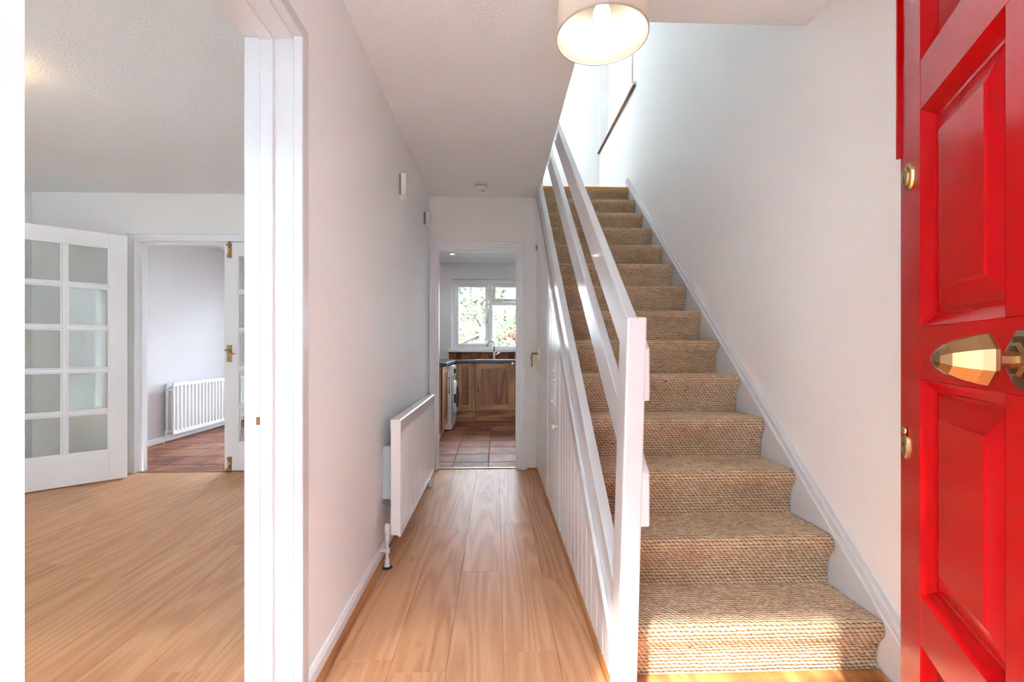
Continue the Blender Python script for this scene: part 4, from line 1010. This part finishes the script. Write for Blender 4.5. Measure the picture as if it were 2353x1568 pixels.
dm = Matrix.Translation((WX, 6.37, 0.42)) @ Matrix.Rotation(R(90), 4, 'Y')
dd = obj('porthole_door', MB().lathe([(0.235, 0.0), (0.235, 0.02), (0.215, 0.04), (0.17, 0.045), (0.16, 0.03), (0.16, 0.0)], 36, dm), M['enamel'], wm)
obj('porthole_glass', MB().lathe([(0.162, 0.035), (0.13, 0.055), (0.06, 0.065), (0, 0.066)], 36, dm), M['rubber'], dd)
obj('door_latch', MB().box(WX + 0.02, WX + 0.045, 6.13, 6.15, 0.36, 0.48, 0.004), M['rubber'], dd)
for y in (6.12, 6.62):
    for x in (-1.1, -0.66): obj('foot', MB().lathe([(0.022, 0), (0.02, 0.014)], 12, Matrix.Translation((x, y, 0.0))), M['rubber'], wm)
# kitchen downlight, plus two added out of view to brighten the room
spot_em = emit('downlight_lamp', (1.0, 0.85, 0.62, 1), 26.0)
for sx_, sy_, lab_ in ((-0.634, 6.62, 'small recessed kitchen spotlight above the left worktop corner'), (0.55, 6.62, 'added unseen kitchen spotlight near the window on the right'), (0.55, 5.2, 'added unseen kitchen spotlight near the doorway')):
  dl = empty('ceiling_spotlight', (sx_, sy_, CEIL), lab_, 'spotlight', 'recessed kitchen spotlights')
  Td = Matrix.Translation((sx_, sy_, CEIL)) @ Matrix.Rotation(math.pi, 4, 'X')
  obj('bezel', MB().lathe([(0.046, 0), (0.044, 0.006), (0.034, 0.008), (0.030, 0.003)], 24, Td), M['brass'], dl)
  obj('lamp_face', MB().lathe([(0.030, 0.0015), (0.030, 0.004), (0, 0.0045)], 20, Td), spot_em, dl)
  ld = bpy.data.lights.new('spot_beam', 'SPOT'); ld.energy = 2.0; ld.spot_size = R(140); ld.spot_blend = 0.6; ld.shadow_soft_size = 0.03; ld.color = (0.95, 0.97, 1.0)
  lo_ = bpy.data.objects.new('spot_beam', ld); COL.objects.link(lo_); lo_.parent = dl; lo_.location = (0, 0, -0.02)

# ------------------------------------------------------------------ garden seen through the kitchen window, paving outside the entrance
struct('ground_neutral_bounce', MB().box(-8, 4, 7.6, 11.0, -0.5, -0.1), M['paving'], 'unseen grey paving added to keep lawn green off the walls', 'paving')  # slab added so the lawn bounces no green into the dining area
struct('ground_garden', MB().box(-30, 30, 11.0, 60, -0.5, -0.12), M['lawn'], 'green back garden lawn', 'lawn')
struct('ground_front', MB().box(-30, 30, -30, -0.15, -0.3, -0.04), M['paving'], 'pale paving outside the front door', 'paving')
blocker = empty('door_light_blocker', (0, -6.6, -0.04), 'long unseen house shape added to block light at the entrance', 'light blocker')  # out-of-view facade added to cut light through the front door
obj('blocker_wall', MB().box(-8.6, 14, -8.6, -6.6, -0.04, 7.4), paint('blocker_render', (0.20, 0.20, 0.20, 1), 0.9, 0.3, 30, 0.01), blocker)
obj('roof', MB().prism([(-6.2, 7.4), (-8.6, 9.0), (-9.0, 7.4)], 'X', -8.9, 14.3), M['felt'], blocker)
for x in (-6, -3, 4.5, 9): obj('window', MB().box(x - 0.8, x + 0.8, -6.6, -6.55, 1.0, 2.3), M['midgrey'], blocker)
def foliage(name, c, rad, nleaf, size, mat, parent):
    u = rng.normal(size=(nleaf, 3)); u /= np.linalg.norm(u, axis=1)[:, None]
    rr = rng.uniform(0.35, 1.0, nleaf) ** 0.5
    lump = 1 + 0.25 * np.sin(u[:, 0] * 7 + c[0]) * np.sin(u[:, 2] * 6 + c[1])
    p = np.array(c) + u * np.array(rad) * (rr * lump)[:, None]
    a = rng.normal(size=(nleaf, 3)); a /= np.linalg.norm(a, axis=1)[:, None]
    b = np.cross(a, rng.normal(size=(nleaf, 3))); b /= np.linalg.norm(b, axis=1)[:, None]
    s_ = size * rng.uniform(0.6, 1.3, nleaf)[:, None]
    v = np.stack([p - a * s_, p + b * s_ * 0.45, p + a * s_, p - b * s_ * 0.45], 1).reshape(-1, 3)
    f = np.arange(nleaf * 4).reshape(-1, 4)
    return npobj(name, v, f, mat, parent, kind='stuff')
def bush(label, c, rad, nleaf, size, mat, cat='bush', trunk=True):
    e = empty('garden_' + cat, (c[0], c[1], -0.12), label, cat, 'plants in the back garden')
    foliage('foliage', c, rad, nleaf, size, mat, e)
    if trunk:
        zt = c[2]
        obj('stem', MB().tube([(c[0], c[1], -0.12), (c[0] + 0.05, c[1], zt * 0.5), (c[0] - 0.04, c[1], zt + rad[2] * 0.4)], [0.09 * rad[0], 0.06 * rad[0], 0.03 * rad[0]], 8), M['bark'], e)
    return e
def tree(label, x, y, h, mats, spread, nleaf=900, size=0.09):
    e = empty('garden_tree', (x, y, -0.12), label, 'tree', 'plants in the back garden')
    obj('trunk', MB().tube([(x, y, -0.12), (x + 0.08, y, h * 0.3), (x - 0.05, y, h * 0.65), (x + 0.05, y, h)], [0.11, 0.09, 0.06, 0.02], 10), M['bark'], e)
    for k_ in range(9):
        a = k_ * 2.4 + x; z = h * (0.38 + 0.06 * k_); l = spread * random.uniform(0.6, 1.0)
        q = (x + l * math.cos(a), y + l * math.sin(a), z + l * 0.45)
        br_ = obj('branch', MB().tube([(x, y, z), ((x + q[0]) / 2, (y + q[1]) / 2, z + l * 0.3), q], [0.04, 0.03, 0.012], 7), M['bark'], e)
        foliage('foliage', q, (spread * 0.45, spread * 0.45, spread * 0.3), nleaf // 9, size, mats[k_ % len(mats)], br_)
    return e
tree('slim branching tree seen through the left window pane', -0.42, 12.6, 3.4, [M['leaf1'], M['leaf3']], 0.8, 800, 0.06)
tree('dark blue green conifer at the top of the left window pane', -1.0, 18.6, 5.2, [M['leaf2']], 1.2, 2400, 0.11)
tree('broad pale green tree at the right of the kitchen window', 2.9, 18.5, 5.0, [M['leaf1'], M['leaf3']], 1.7, 2600, 0.11)
tree('yellow green tree far behind the garden shed', -4.6, 21.0, 5.0, [M['leaf3'], M['leaf1']], 1.7, 2200, 0.12)
bush('rounded yellow green bush beside the shed', (-1.05, 15.2, 0.85), (0.62, 0.45, 0.85), 1300, 0.06, M['leaf3'])
bush('pale pink flowering shrub at the left of the window', (-1.5, 16.6, 1.85), (0.6, 0.45, 0.75), 1100, 0.06, M['leafp'])
bush('bright red flowering shrub through the right pane', (0.62, 14.2, 1.50), (0.75, 0.4, 0.16), 1100, 0.05, M['leafr'])
bush('low green leafy bush under the red flowers', (0.42, 11.2, 0.78), (0.42, 0.35, 0.55), 1300, 0.05, M['leaf1'])
bush('large mid green hedge bush behind the red shrub', (0.9, 16.5, 1.3), (1.5, 0.6, 1.3), 3200, 0.08, M['leaf1'])
bush('soft grey green hedge bush at the back of the garden', (-1.0, 24.0, 1.6), (2.4, 0.7, 1.9), 3600, 0.10, M['leaf2'])
sh_ = empty('garden_shed', (-0.75, 13.4, -0.12), 'small weathered timber shed with grey pitched roof in the garden', 'shed')
sx0, sx1, sy0, sy1, sz = -1.02, -0.18, 13.0, 14.0, 1.24
obj('wall_boards', MB().prism([(sx0, -0.12), (sx1, -0.12), (sx1, sz - 0.1), ((sx0 + sx1) / 2 + 0.1, sz + 0.2), (sx0, sz)], 'Y', sy0, sy1), M['shedwood'], sh_)
obj('roof_felt', MB().prism([(sx0 - 0.1, sz - 0.06), ((sx0 + sx1) / 2 + 0.1, sz + 0.21), ((sx0 + sx1) / 2 + 0.1, sz + 0.26), (sx0 - 0.1, sz)], 'Y', sy0 - 0.1, sy1 + 0.1), M['felt'], sh_)
obj('roof_felt', MB().prism([(sx1 + 0.1, sz - 0.16), ((sx0 + sx1) / 2 + 0.1, sz + 0.21), ((sx0 + sx1) / 2 + 0.1, sz + 0.26), (sx1 + 0.1, sz - 0.1)], 'Y', sy0 - 0.1, sy1 + 0.1), M['felt'], sh_)
w_ = obj('shed_window', MB().box(-0.75, -0.45, sy0 - 0.03, sy0 + 0.005, 0.70, 1.0, 0.003), M['upvc'], sh_)
obj('pane', MB().box(-0.72, -0.48, sy0 - 0.034, sy0 - 0.028, 0.73, 0.97), M['midgrey'], w_)
